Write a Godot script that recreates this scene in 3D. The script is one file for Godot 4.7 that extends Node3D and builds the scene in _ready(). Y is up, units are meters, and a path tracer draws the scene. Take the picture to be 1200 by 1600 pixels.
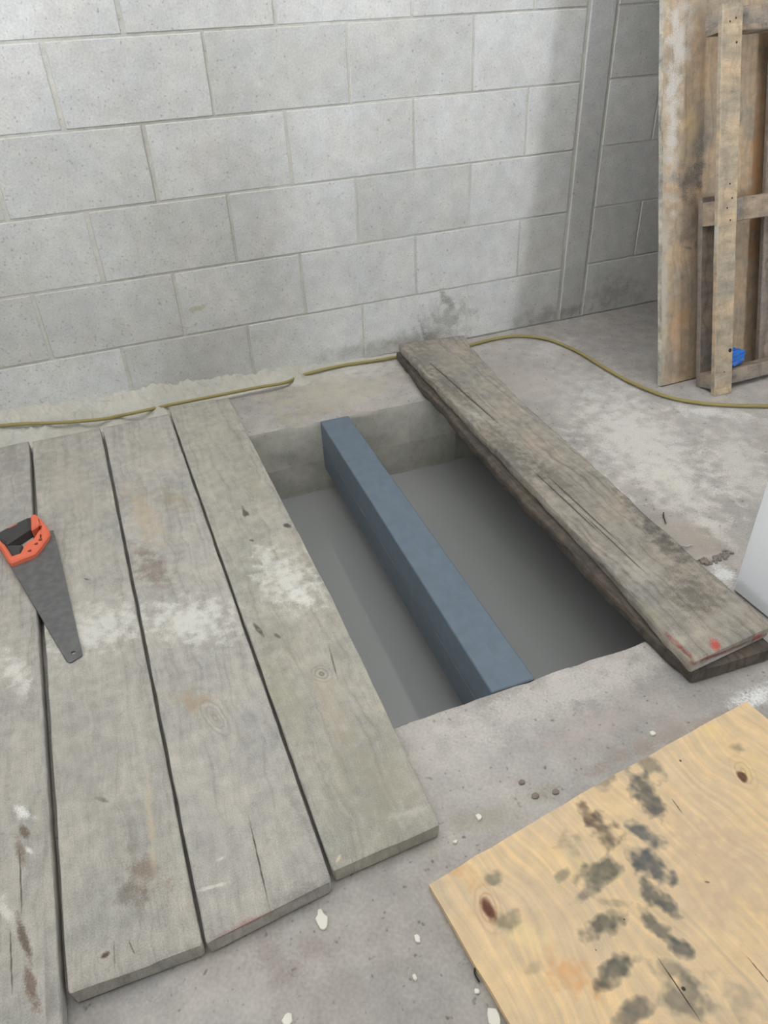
extends Node3D

const PLYWOOD_MARKS := [
	[-0.2135, 1.8520, -0.0020, 0.0499, -0.0276, 0.0053, 92, 92, 90, 0.74, 0.45, 0],
	[-0.1713, 1.8018, 0.0118, 0.0350, -0.0202, 0.0095, 92, 92, 90, 0.46, 0.45, 0],
	[-0.2622, 1.8002, 0.0200, 0.0159, -0.0149, 0.0146, 92, 92, 90, 0.39, 0.45, 0],
	[-0.3120, 1.8700, 0.0031, 0.0312, -0.0262, 0.0064, 112, 100, 88, 0.70, 0.80, 0],
	[-0.3200, 1.8408, -0.0021, 0.0268, -0.0124, 0.0015, 88, 74, 64, 0.55, 0.45, 0],
	[-0.2563, 1.9065, 0.0153, 0.0347, -0.0164, 0.0075, 84, 88, 92, 0.69, 0.45, 0],
	[-0.2821, 1.9459, 0.0172, 0.0422, -0.0214, 0.0087, 82, 86, 90, 0.74, 0.45, 0],
	[-0.3578, 1.9274, 0.0420, 0.0032, -0.0061, 0.0218, 92, 93, 86, 0.69, 0.45, 0],
	[-0.3847, 1.9450, 0.0410, -0.0053, 0.0002, 0.0103, 92, 92, 90, 0.46, 0.45, 0],
	[-0.3029, 1.9908, 0.0132, 0.0405, -0.0176, 0.0057, 86, 88, 86, 0.75, 0.45, 0],
	[-0.3953, 1.9934, 0.0401, -0.0014, -0.0015, 0.0183, 92, 92, 84, 0.74, 0.45, 0],
	[-0.3303, 2.0250, 0.0106, 0.0347, -0.0132, 0.0038, 92, 92, 90, 0.64, 0.45, 0],
	[-0.3193, 2.0573, 0.0075, 0.0227, -0.0145, 0.0041, 92, 92, 90, 0.74, 0.45, 0],
	[-0.4169, 2.0482, 0.0408, -0.0044, 0.0013, 0.0178, 90, 90, 84, 0.74, 0.45, 0],
	[-0.3515, 2.0739, 0.0222, 0.0187, -0.0120, 0.0084, 92, 92, 90, 0.41, 0.45, 0],
	[-0.3559, 2.1115, 0.0104, 0.0304, -0.0313, 0.0078, 98, 98, 94, 0.55, 0.45, 0],
	[-0.4256, 2.0977, 0.0382, -0.0061, 0.0033, 0.0162, 92, 92, 90, 0.64, 0.45, 0],
	[-0.5067, 1.8752, 0.0106, 0.0131, -0.0111, 0.0081, 108, 108, 98, 0.55, 0.45, 0],
	[-0.5203, 1.9362, 0.0236, -0.0059, 0.0040, 0.0156, 118, 112, 96, 0.55, 0.45, 0],
	[-0.4110, 1.9092, 0.0181, -0.0040, 0.0014, 0.0096, 110, 108, 98, 0.46, 0.45, 0],
	[-0.5130, 2.0021, 0.0156, 0.0018, -0.0020, 0.0104, 150, 140, 120, 0.37, 0.45, 0],
	[-0.3710, 1.8745, 0.0182, 0.0175, -0.0161, 0.0137, 130, 120, 100, 0.35, 0.90, 0],
	[-0.3661, 1.9725, 0.0201, 0.0140, -0.0058, 0.0055, 120, 115, 95, 0.32, 0.45, 0],
	[-0.5345, 1.9093, -0.0016, 0.0194, -0.0110, -0.0003, 96, 62, 50, 0.85, 0.30, 0],
	[-0.5345, 1.9093, -0.0057, 0.0347, -0.0182, -0.0017, 176, 120, 84, 0.45, 0.40, 1],
	[-0.0474, 1.8849, 0.0006, 0.0127, -0.0084, 0.0024, 92, 66, 54, 0.85, 0.30, 0],
	[-0.0395, 1.8797, -0.0066, 0.0310, -0.0195, 0.0027, 170, 130, 95, 0.35, 0.40, 1],
	[-0.0120, 1.8381, 0.0084, 0.0115, -0.0110, 0.0068, 120, 110, 95, 0.46, 0.45, 0],
	[-0.3549, 2.0971, 0.0006, 0.0448, -0.0010, 0.0001, 60, 52, 46, 0.95, 0.10, 0],
	[-0.2434, 2.1214, 0.0015, 0.0223, -0.0008, 0.0001, 75, 62, 52, 0.80, 0.10, 0],
	[-0.1803, 1.8852, -0.0010, 0.0154, -0.0011, 0.0002, 85, 70, 58, 0.70, 0.10, 0],
	[-0.3494, 2.1002, 0.0009, 0.0032, -0.0031, 0.0007, 50, 46, 44, 0.90, 0.20, 0],
	[-0.2221, 2.0012, 0.0038, 0.0025, -0.0014, 0.0012, 90, 75, 60, 0.60, 0.20, 0],
	[-0.1188, 1.8206, 0.0002, 0.0025, -0.0022, 0.0007, 60, 50, 45, 0.80, 0.20, 0],
	[-0.3658, 1.9977, 0.0007, 0.0015, -0.0012, 0.0005, 55, 45, 42, 0.80, 0.20, 0],
	[-0.4260, 2.0160, 0.0008, 0.0015, -0.0011, 0.0004, 55, 45, 42, 0.80, 0.20, 0],
	[-0.4776, 2.0281, 0.0249, 0.0392, -0.0272, 0.0125, 214, 160, 112, 0.50, 0.80, 0],
	[-0.5492, 1.8409, 0.0179, 0.0282, -0.0182, 0.0115, 206, 158, 108, 0.40, 0.80, 0],
	[-0.1956, 1.9830, -0.0308, 0.1136, -0.0736, 0.0010, 200, 176, 150, 0.60, 0.90, 0],
	[-0.2000, 2.0216, -0.0082, 0.0511, -0.0120, 0.0008, 228, 208, 158, 0.50, 0.70, 0],
	[-0.5047, 1.9591, 0.0346, 0.0305, -0.0173, 0.0151, 230, 208, 158, 0.45, 0.80, 0],
	[-0.2947, 2.1337, 0.0201, 0.0357, -0.0259, 0.0091, 165, 152, 134, 0.45, 0.90, 0],
	[-0.3666, 1.9190, 0.0373, 0.0430, -0.0149, 0.0104, 228, 208, 150, 0.35, 0.90, 0],
	[-0.0273, 1.8793, 0.0013, 0.0347, -0.0338, 0.0096, 226, 200, 142, 0.40, 0.90, 0],
	[-0.0267, 1.7809, 0.0098, 0.0364, -0.0177, 0.0081, 232, 205, 140, 0.40, 0.90, 0]
]
const PLANK_MARKS := [
	[-0.6117, 1.1095, 0.0437, 0.0891, -0.0462, 0.0571, 216, 215, 209, 0.80, 0.90, 0],
	[-0.5972, 1.1854, 0.0225, 0.0431, -0.0205, 0.0246, 224, 223, 219, 0.70, 0.80, 0],
	[-0.6282, 1.0019, 0.0212, 0.0356, -0.0159, 0.0250, 216, 215, 209, 0.60, 0.90, 0],
	[-0.5529, 1.1829, -0.0062, 0.0845, -0.0142, 0.0015, 216, 215, 209, 0.35, 0.90, 0],
	[-0.6303, 1.4993, 0.0008, 0.1318, -0.0346, 0.0038, 180, 166, 146, 0.40, 0.90, 0],
	[-0.7041, 1.4179, 0.0002, 0.1248, -0.0351, 0.0020, 148, 148, 128, 0.45, 0.90, 0],
	[-0.6365, 0.8138, -0.0017, 0.0355, -0.0065, 0.0009, 84, 82, 78, 0.85, 0.50, 0],
	[-0.6310, 0.8255, 0.0019, 0.0130, -0.0047, 0.0033, 84, 82, 78, 0.80, 0.50, 0],
	[-0.7048, 1.2429, 0.0066, 0.0269, -0.0049, 0.0030, 78, 76, 72, 0.85, 0.40, 0],
	[-0.6740, 1.2747, 0.0053, 0.0102, -0.0032, 0.0035, 84, 80, 76, 0.80, 0.40, 0],
	[-0.5534, 0.9181, 0.0108, 0.0079, -0.0036, 0.0098, 78, 76, 72, 0.85, 0.30, 0],
	[-0.6469, 0.9396, 0.0064, 0.0057, -0.0017, 0.0046, 90, 86, 80, 0.70, 0.30, 0],
	[-0.6227, 1.4077, 0.0160, 0.0141, -0.0090, 0.0163, 112, 106, 98, 0.55, 0.30, 1],
	[-0.6227, 1.4077, 0.0046, 0.0056, -0.0035, 0.0049, 120, 112, 102, 0.50, 0.30, 0],
	[-0.5930, 1.3887, -0.0067, 0.0500, -0.0019, -0.0001, 95, 90, 84, 0.70, 0.30, 0],
	[-0.6132, 1.6777, 0.0140, 0.1462, -0.0815, 0.0149, 152, 148, 132, 0.50, 0.90, 0],
	[-0.6332, 0.4639, 0.0220, 0.2326, -0.0710, 0.0525, 160, 156, 146, 0.30, 0.90, 0],
	[-0.5799, 0.7113, 0.0087, 0.1331, -0.0340, 0.0195, 158, 152, 132, 0.35, 0.90, 0],
	[-0.7125, 1.7668, 0.0071, -0.0057, 0.0017, 0.0025, 214, 200, 172, 0.80, 0.20, 0],
	[-0.6805, 1.2836, 0.0375, 0.0551, -0.0278, 0.0387, 140, 138, 124, 0.35, 0.90, 0],
	[-0.5834, 1.7403, 0.0418, 0.0060, -0.0016, 0.0086, 206, 202, 194, 0.50, 0.80, 0],
	[-0.8710, 0.7039, 0.0297, 0.1865, -0.0410, 0.0238, 180, 162, 136, 0.50, 0.90, 0],
	[-0.8790, 0.9505, 0.0339, 0.0643, -0.0257, 0.0410, 122, 108, 100, 0.60, 0.90, 0],
	[-0.8906, 0.8676, 0.0388, 0.0443, -0.0087, 0.0261, 120, 112, 104, 0.40, 0.80, 0],
	[-0.8329, 1.1544, 0.0851, 0.0590, -0.0163, 0.0608, 216, 215, 209, 0.78, 0.90, 0],
	[-0.7818, 1.1347, 0.0527, 0.0129, -0.0034, 0.0304, 222, 222, 218, 0.50, 0.90, 0],
	[-0.8637, 1.3722, 0.0362, 0.0290, -0.0108, 0.0297, 164, 146, 120, 0.65, 0.90, 0],
	[-0.8324, 1.4260, 0.0120, 0.0435, -0.0144, 0.0064, 125, 120, 114, 0.45, 0.30, 1],
	[-0.8324, 1.4260, 0.0187, 0.0759, -0.0250, 0.0096, 135, 130, 124, 0.35, 0.30, 1],
	[-0.8977, 1.7328, 0.0260, 0.0029, 0.0003, 0.0040, 216, 213, 206, 0.75, 0.60, 0],
	[-0.8756, 1.6947, 0.0090, -0.0005, 0.0005, 0.0032, 214, 211, 204, 0.70, 0.50, 0],
	[-0.8242, 1.7200, -0.0029, 0.0796, -0.0012, -0.0002, 76, 72, 68, 0.85, 0.10, 0],
	[-0.8664, 1.8048, 0.0467, -0.0011, 0.0014, 0.0083, 160, 124, 120, 0.60, 0.60, 0],
	[-0.7787, 1.7937, 0.0387, 0.0013, 0.0010, 0.0190, 118, 114, 112, 0.40, 0.90, 0],
	[-0.7454, 1.6458, 0.0014, 0.0490, -0.0151, 0.0000, 128, 126, 124, 0.35, 0.90, 0],
	[-0.8049, 0.3810, 0.0519, 0.1413, -0.0417, 0.0741, 176, 168, 152, 0.40, 0.90, 0],
	[-0.7940, 0.6766, 0.0412, 0.0515, -0.0181, 0.0517, 150, 138, 108, 0.40, 0.90, 0],
	[-1.0167, 1.1026, 0.0976, 0.0023, 0.0055, 0.0600, 216, 215, 209, 0.68, 0.90, 0],
	[-0.9613, 1.0644, 0.0260, -0.0555, 0.0126, 0.0173, 220, 219, 214, 0.50, 0.90, 0],
	[-0.9873, 1.6738, 0.0224, 0.0425, -0.0231, 0.0129, 124, 106, 94, 0.55, 0.90, 0],
	[-1.0088, 1.7007, 0.0237, 0.0299, -0.0123, 0.0129, 110, 102, 96, 0.45, 0.90, 0],
	[-0.9678, 1.5864, -0.0054, 0.1091, -0.0077, -0.0024, 192, 178, 154, 0.60, 0.60, 0],
	[-1.0503, 1.7697, 0.0078, -0.0020, 0.0020, 0.0045, 82, 66, 62, 0.85, 0.40, 0],
	[-1.0165, 1.7733, 0.0036, 0.0140, -0.0010, 0.0000, 90, 80, 74, 0.70, 0.10, 0],
	[-1.0395, 1.7725, -0.0010, 0.0205, -0.0010, -0.0004, 100, 92, 86, 0.60, 0.10, 0],
	[-1.0412, 0.4928, 0.0460, 0.2994, -0.0605, 0.0265, 174, 164, 150, 0.40, 0.90, 0],
	[-1.0828, 0.7790, 0.0089, 0.1552, -0.0143, -0.0022, 150, 148, 142, 0.30, 0.90, 0],
	[-1.0356, 1.5202, 0.0113, 0.0099, -0.0016, 0.0041, 84, 82, 80, 0.60, 0.60, 0],
	[-1.0462, 1.5281, 0.0137, 0.0771, -0.0189, -0.0003, 146, 142, 136, 0.40, 0.90, 0],
	[-1.1341, 1.5025, 0.0186, 0.0440, -0.0162, 0.0065, 178, 170, 152, 0.40, 0.90, 0],
	[-1.0251, 0.9206, 0.0066, 0.0055, -0.0006, 0.0033, 90, 88, 84, 0.70, 0.20, 0],
	[-1.1718, 1.1582, 0.0291, 0.0825, -0.0216, 0.0113, 216, 215, 209, 0.75, 0.90, 0],
	[-1.1555, 1.4957, 0.0212, 0.0189, -0.0033, 0.0100, 224, 224, 222, 0.90, 0.90, 0],
	[-1.1488, 1.5666, 0.0092, 0.0106, -0.0024, 0.0038, 222, 222, 220, 0.85, 0.80, 0],
	[-1.1812, 1.6472, 0.0108, 0.0335, -0.0080, 0.0002, 214, 212, 206, 0.70, 0.90, 0],
	[-1.1554, 1.5293, 0.0094, 0.0203, -0.0069, 0.0031, 106, 96, 82, 0.80, 0.50, 0],
	[-1.1609, 1.5614, 0.0075, 0.0339, -0.0080, -0.0007, 122, 110, 98, 0.70, 0.60, 0],
	[-1.1606, 1.6103, 0.0021, 0.0611, -0.0012, -0.0005, 84, 78, 74, 0.80, 0.10, 0],
	[-1.1549, 1.7057, 0.0115, 0.0491, -0.0065, -0.0008, 100, 90, 80, 0.80, 0.50, 0],
	[-1.1468, 1.7703, 0.0076, 0.0435, -0.0086, -0.0018, 112, 96, 84, 0.75, 0.60, 0],
	[-1.1721, 1.7254, 0.0024, 0.0517, -0.0012, -0.0005, 84, 78, 74, 0.80, 0.10, 0],
	[-1.1900, 0.2751, 0.0508, 0.2390, -0.0376, 0.0248, 140, 138, 135, 0.40, 0.90, 0],
	[-1.1540, 1.2357, 0.0113, 0.0183, -0.0049, 0.0069, 190, 186, 178, 0.50, 0.90, 0],
	[-1.0153, 1.0826, 0.1114, 0.0078, 0.0069, 0.0961, 206, 205, 199, 0.50, 0.95, 0],
	[-0.8266, 1.1572, 0.0969, 0.0541, -0.0196, 0.0905, 206, 205, 199, 0.50, 0.95, 0],
	[-0.6183, 1.1065, 0.0404, 0.1097, -0.0671, 0.0675, 206, 205, 199, 0.35, 0.95, 0],
	[-1.0702, 1.4113, 0.0454, 0.1008, -0.0331, 0.0212, 172, 168, 160, 0.30, 0.95, 0],
	[-0.8790, 1.6366, 0.0304, 0.0912, -0.0348, 0.0120, 176, 173, 167, 0.35, 0.95, 0]
]
const STACK_MARKS := [
	[0.0886, 1.4332, 0.0210, 0.0662, -0.0412, 0.0289, 186, 180, 170, 0.55, 0.90, 0],
	[0.1219, 1.2987, -0.0185, 0.0936, -0.0286, 0.0106, 170, 164, 152, 0.40, 0.90, 0],
	[0.1368, 1.5442, 0.0292, 0.0749, -0.0657, 0.0436, 92, 88, 82, 0.50, 0.90, 0],
	[0.1274, 0.2218, 0.0234, 0.1270, -0.0826, 0.1067, 112, 110, 106, 0.55, 0.90, 0],
	[0.1171, 0.4648, -0.0079, 0.1871, -0.0580, 0.0484, 92, 88, 82, 0.40, 0.90, 0],
	[0.0842, 0.8664, -0.0074, 0.2058, -0.0496, 0.0339, 92, 88, 82, 0.45, 0.90, 0],
	[0.1151, 1.0413, -0.0064, 0.1236, -0.0344, 0.0209, 92, 88, 82, 0.40, 0.90, 0],
	[0.0772, 1.6685, 0.0003, 0.0163, -0.0126, 0.0051, 196, 74, 66, 0.80, 0.80, 0],
	[0.1773, 1.6895, 0.0168, 0.0020, -0.0058, 0.0081, 176, 66, 62, 0.70, 0.60, 0],
	[0.0124, 1.6358, 0.0016, 0.0470, -0.0077, 0.0032, 124, 58, 56, 0.80, 0.50, 0],
	[0.2265, 1.2785, -0.0164, 0.1507, -0.0372, 0.0182, 92, 88, 82, 0.60, 0.90, 0],
	[0.1950, 1.3848, -0.0092, 0.0929, -0.0348, 0.0158, 84, 82, 78, 0.50, 0.90, 0],
	[0.1339, 0.4985, -0.0004, 0.2812, -0.0043, 0.0038, 70, 67, 63, 0.80, 0.20, 0],
	[0.0885, 1.1403, -0.0025, 0.1838, -0.0027, 0.0016, 72, 68, 64, 0.75, 0.20, 0],
	[0.1079, 1.1794, -0.0026, 0.1991, -0.0027, 0.0016, 72, 68, 64, 0.70, 0.20, 0],
	[0.0932, 1.3377, -0.0016, 0.1334, -0.0023, 0.0012, 72, 68, 64, 0.70, 0.20, 0],
	[0.0387, 1.1617, 0.0122, 0.0629, -0.0213, 0.0166, 184, 178, 168, 0.55, 0.90, 0],
	[0.0986, 0.6601, 0.0149, 0.0510, -0.0143, 0.0166, 190, 186, 178, 0.60, 0.90, 0],
	[0.3027, 0.3979, 0.0473, 0.0014, -0.0119, 0.0267, 190, 188, 184, 0.50, 0.90, 0],
	[0.0192, 1.5427, 0.0106, 0.0444, -0.0223, 0.0132, 160, 156, 128, 0.45, 0.90, 0],
	[0.0234, 1.6316, 0.0553, 0.0062, -0.0130, 0.0224, 184, 178, 164, 0.55, 0.90, 0],
	[0.1491, 1.6115, 0.0721, -0.0080, -0.0077, 0.0177, 180, 176, 166, 0.45, 0.90, 0],
	[0.1936, 0.2851, -0.0315, 0.2022, -0.0570, 0.0397, 150, 146, 140, 0.40, 0.90, 0],
	[0.1644, 0.8667, -0.0049, 0.0732, -0.0332, 0.0220, 170, 152, 140, 0.30, 0.90, 0],
	[0.2360, 1.5349, -0.0053, 0.0413, -0.0185, 0.0072, 190, 190, 186, 0.35, 0.90, 0],
	[0.0598, 1.6928, 0.0803, 0.0111, -0.0034, 0.0053, 120, 72, 70, 0.50, 0.70, 0]
]
const FLOOR_MARKS := [
	[-0.1907, 0.1886, 0.2963, 0.0260, -0.0413, 0.1609, 188, 181, 163, 0.60, 0.80, 0],
	[-0.3170, 0.3053, 0.1324, -0.0039, -0.0098, 0.0509, 166, 160, 134, 0.45, 0.90, 0],
	[-0.0445, 0.0434, 0.2602, 0.0387, -0.0282, 0.0918, 208, 206, 201, 0.60, 0.90, 0],
	[-0.2075, 1.6049, 0.3552, -0.0072, -0.0178, 0.0621, 202, 198, 192, 0.65, 0.80, 0],
	[-0.4695, 1.6458, 0.0613, 0.0268, -0.0277, 0.0567, 196, 191, 185, 0.55, 0.90, 0],
	[-0.1710, 1.6943, 0.1885, -0.0016, -0.0157, 0.0492, 180, 168, 162, 0.45, 0.90, 0],
	[-0.4634, 1.7744, 0.1331, -0.0008, -0.0031, 0.0254, 160, 154, 140, 0.55, 0.80, 0],
	[-0.1432, 1.7667, 0.1993, -0.0008, -0.0063, 0.0185, 152, 140, 130, 0.55, 0.90, 0],
	[-0.0310, 1.7322, 0.1060, -0.0192, -0.0060, 0.0312, 168, 158, 152, 0.50, 0.90, 0],
	[-0.8369, 1.8509, 0.0319, 0.0483, -0.0269, 0.0161, 140, 126, 126, 0.35, 0.90, 0],
	[-0.7907, 1.8523, 0.0198, 0.0265, -0.0133, 0.0095, 150, 130, 128, 0.35, 0.90, 0],
	[-0.6466, 1.8359, 0.0491, 0.0509, -0.0265, 0.0254, 150, 148, 146, 0.30, 0.90, 0],
	[-1.0339, 1.8198, 0.0751, 0.0147, 0.0037, 0.0333, 142, 142, 144, 0.35, 0.90, 0],
	[-0.7462, 1.9407, 0.0387, 0.0405, -0.0231, 0.0192, 158, 148, 144, 0.35, 0.90, 0],
	[0.5077, 0.9086, 0.0084, 0.3448, -0.1931, 0.1381, 218, 216, 211, 0.70, 0.65, 0],  # broad pale patch, paints the brightly lit floor at the right
	[0.2366, 0.9878, -0.0358, 0.2811, -0.1217, 0.0642, 214, 212, 207, 0.60, 0.65, 0],  # pale patch beside the stack, lit floor put into the colour
	[0.3947, 0.3718, 0.0745, 0.1983, -0.1151, 0.1419, 182, 173, 166, 0.55, 0.90, 0],
	[0.3405, 1.3280, 0.0401, 0.0858, -0.0689, 0.0526, 178, 167, 157, 0.75, 0.90, 0],
	[0.2975, 1.3989, 0.0750, 0.0034, -0.0070, 0.0115, 194, 184, 176, 0.60, 0.40, 0],
	[0.2999, 1.4574, 0.0095, 0.0402, -0.0352, 0.0212, 228, 230, 230, 0.90, 0.60, 0],
	[0.1172, 1.7570, 0.0656, 0.0039, -0.0131, 0.0221, 228, 229, 229, 0.90, 0.70, 0],
	[0.4044, 1.3211, -0.0102, 0.1043, -0.0247, 0.0118, 214, 210, 204, 0.60, 0.80, 0],
	[0.8243, 0.8673, 0.1217, 0.1053, -0.0362, 0.0365, 220, 220, 219, 0.65, 0.90, 0],
	[0.5960, 0.5284, -0.0252, 0.2374, -0.0779, 0.0581, 204, 202, 198, 0.40, 0.90, 0],
	[0.4501, 1.1409, -0.0022, 0.1861, -0.1105, 0.0664, 212, 208, 200, 0.50, 0.65, 0],  # more of the lit right floor, painted pale
	[0.6747, 1.1062, -0.0837, 0.1980, -0.1282, 0.0431, 216, 213, 206, 0.60, 0.65, 0],  # pale tone painted for the light on the right floor
	[0.6780, 0.2086, 0.1237, -0.0179, -0.0343, 0.0700, 206, 205, 206, 0.50, 0.90, 0],
	[0.6890, 0.5750, -0.0401, 0.1824, -0.0466, 0.0293, 208, 206, 204, 0.50, 0.90, 0]
]
const WALL_MARKS := [
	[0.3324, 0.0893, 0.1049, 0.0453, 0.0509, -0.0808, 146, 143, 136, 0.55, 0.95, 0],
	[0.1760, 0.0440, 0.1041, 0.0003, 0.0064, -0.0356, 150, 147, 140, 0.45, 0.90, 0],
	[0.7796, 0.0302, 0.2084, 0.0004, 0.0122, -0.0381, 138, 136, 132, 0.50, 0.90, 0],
	[-0.5584, 0.2870, 0.0295, 0.0034, 0.0011, -0.0124, 160, 150, 120, 0.50, 0.60, 0],
	[-0.4346, 0.0672, 0.0143, -0.0557, -0.0149, -0.0038, 222, 222, 219, 0.70, 0.90, 0],
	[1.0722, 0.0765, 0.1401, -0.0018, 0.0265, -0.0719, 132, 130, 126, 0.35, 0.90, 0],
	[0.4506, 0.9861, 0.0677, -0.0199, -0.0125, -0.0304, 214, 214, 214, 0.40, 0.90, 0],
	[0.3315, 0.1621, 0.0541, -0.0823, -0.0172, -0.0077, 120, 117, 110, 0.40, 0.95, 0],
	[-0.1479, 0.9006, 0.1113, -0.0734, -0.0485, -0.0500, 182, 182, 178, 0.25, 0.90, 0],
	[-0.9438, 0.3770, 0.1515, -0.0660, -0.0360, -0.0712, 196, 196, 192, 0.30, 0.90, 0],
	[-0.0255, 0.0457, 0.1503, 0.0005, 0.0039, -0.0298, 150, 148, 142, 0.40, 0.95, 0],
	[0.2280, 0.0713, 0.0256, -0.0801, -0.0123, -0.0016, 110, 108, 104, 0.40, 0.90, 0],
	[-0.8938, 0.6759, 0.1072, -0.1169, -0.0678, -0.0591, 194, 196, 198, 0.25, 0.90, 0],
	[-0.3217, -0.0292, 0.1433, -0.0006, 0.0012, -0.0199, 196, 194, 188, 0.40, 0.90, 0]
]
const SAW_BLADE := [Vector2(-1.0864, 0.7112), Vector2(-1.0834, 0.7374), Vector2(-1.0462, 1.1656), Vector2(-1.0485, 1.1703), Vector2(-1.0702, 1.1795), Vector2(-1.0742, 1.1759), Vector2(-1.1866, 0.7982), Vector2(-1.1619, 0.7878), Vector2(-1.1307, 0.7755), Vector2(-1.1027, 0.7094)]
const SAW_FRAME := [Vector2(-1.1368, 0.6417), Vector2(-1.1327, 0.6335), Vector2(-1.1238, 0.6326), Vector2(-1.1138, 0.6550), Vector2(-1.0994, 0.6965), Vector2(-1.0919, 0.7313), Vector2(-1.0954, 0.7462), Vector2(-1.1094, 0.7744), Vector2(-1.1253, 0.8029), Vector2(-1.1336, 0.8078), Vector2(-1.1572, 0.8135), Vector2(-1.1769, 0.8191), Vector2(-1.1828, 0.8147), Vector2(-1.1872, 0.8015), Vector2(-1.2055, 0.7413), Vector2(-1.2237, 0.6947), Vector2(-1.2219, 0.6757), Vector2(-1.2118, 0.6875), Vector2(-1.1924, 0.7405), Vector2(-1.1761, 0.7927), Vector2(-1.1597, 0.7893), Vector2(-1.1538, 0.7719), Vector2(-1.1479, 0.7543), Vector2(-1.1309, 0.7437), Vector2(-1.1259, 0.7297), Vector2(-1.1132, 0.6998), Vector2(-1.1168, 0.6898), Vector2(-1.1331, 0.7026), Vector2(-1.1360, 0.6964)]
const SAW_GRIP := [Vector2(-1.2221, 0.6860), Vector2(-1.2071, 0.6816), Vector2(-1.1730, 0.6607), Vector2(-1.1363, 0.6430), Vector2(-1.1351, 0.6978), Vector2(-1.1504, 0.7089), Vector2(-1.1698, 0.7257), Vector2(-1.1888, 0.7404), Vector2(-1.1986, 0.7308), Vector2(-1.2137, 0.7054)]
const SAW_PANEL := [Vector2(-1.1934, 0.7359), Vector2(-1.1784, 0.7410), Vector2(-1.1554, 0.7507), Vector2(-1.1613, 0.7817), Vector2(-1.1778, 0.7851)]
const SAW_HOLE := Vector2(-1.0631, 1.1541)
const SAW_MARKINGS := [Vector2(-1.1373, 0.7922), Vector2(-1.1229, 0.7700), Vector2(-1.1132, 0.7571)]
const CORD := [Vector3(-1.333, 0.056, 0.029), Vector3(-1.225, 0.050, 0.056), Vector3(-1.154, 0.042, 0.062), Vector3(-1.044, 0.031, 0.084), Vector3(-0.930, 0.029, 0.112), Vector3(-0.882, 0.018, 0.089), Vector3(-0.832, 0.027, 0.109), Vector3(-0.749, 0.016, 0.082), Vector3(-0.699, 0.026, 0.103), Vector3(-0.562, 0.024, 0.100), Vector3(-0.432, 0.023, 0.099), Vector3(-0.330, 0.018, 0.094), Vector3(-0.264, 0.007, 0.045), Vector3(-0.200, 0.013, 0.044), Vector3(-0.090, 0.011, 0.036), Vector3(0.029, 0.008, 0.045), Vector3(0.128, 0.007, 0.049), Vector3(0.249, 0.007, 0.066), Vector3(0.377, 0.007, 0.072), Vector3(0.491, 0.007, 0.062), Vector3(0.591, 0.007, 0.079), Vector3(0.670, 0.007, 0.155), Vector3(0.704, 0.007, 0.293), Vector3(0.707, 0.007, 0.460), Vector3(0.716, 0.007, 0.589), Vector3(0.750, 0.007, 0.721), Vector3(0.809, 0.007, 0.799), Vector3(0.883, 0.007, 0.855), Vector3(0.982, 0.007, 0.909), Vector3(1.090, 0.007, 0.953)]


var noise_cache := {}
var used_names := {}

# ---------------------------------------------------------------- nodes
func numbered(called: String) -> String:
	var n: int = used_names.get(called, 0)
	used_names[called] = n + 1
	return called if n == 0 else "%s_%03d" % [called, n]

func tag(o: Node, label: String, category: String, group := "", kind := "") -> void:
	if label: o.set_meta("label", label)
	if category: o.set_meta("category", category)
	if group: o.set_meta("group", group)
	if kind: o.set_meta("kind", kind)

func thing(called: String, at := Vector3.ZERO) -> Node3D:
	var o := Node3D.new()
	o.name = numbered(called)
	add_child(o)
	o.position = at
	return o

func put(called: String, mesh: Mesh, mat: Material, parent: Node = self) -> MeshInstance3D:
	var o := MeshInstance3D.new()
	o.name = numbered(called) if parent == self else called
	o.mesh = mesh
	o.material_override = mat
	o.cast_shadow = GeometryInstance3D.SHADOW_CASTING_SETTING_ON
	parent.add_child(o, true)
	return o

# ---------------------------------------------------------------- mesh helpers
func begin() -> SurfaceTool:
	var st := SurfaceTool.new()
	st.begin(Mesh.PRIMITIVE_TRIANGLES)
	return st

func tri(st: SurfaceTool, a: Vector3, b: Vector3, c: Vector3, out: Vector3, ua := Vector2.ZERO, ub := Vector2.ZERO, uc := Vector2.ZERO) -> void:
	var n := (b - a).cross(c - a)
	if n.length_squared() < 1e-16: return
	n = n.normalized()
	if n.dot(out) > 0.0:
		st.set_normal(n); st.set_uv(ua); st.add_vertex(a)
		st.set_normal(n); st.set_uv(uc); st.add_vertex(c)
		st.set_normal(n); st.set_uv(ub); st.add_vertex(b)
	else:
		n = -n
		st.set_normal(n); st.set_uv(ua); st.add_vertex(a)
		st.set_normal(n); st.set_uv(ub); st.add_vertex(b)
		st.set_normal(n); st.set_uv(uc); st.add_vertex(c)

func quad(st: SurfaceTool, a: Vector3, b: Vector3, c: Vector3, d: Vector3, out: Vector3, u := [Vector2.ZERO, Vector2.ZERO, Vector2.ZERO, Vector2.ZERO]) -> void:
	tri(st, a, b, c, out, u[0], u[1], u[2])
	tri(st, a, c, d, out, u[0], u[2], u[3])

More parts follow.
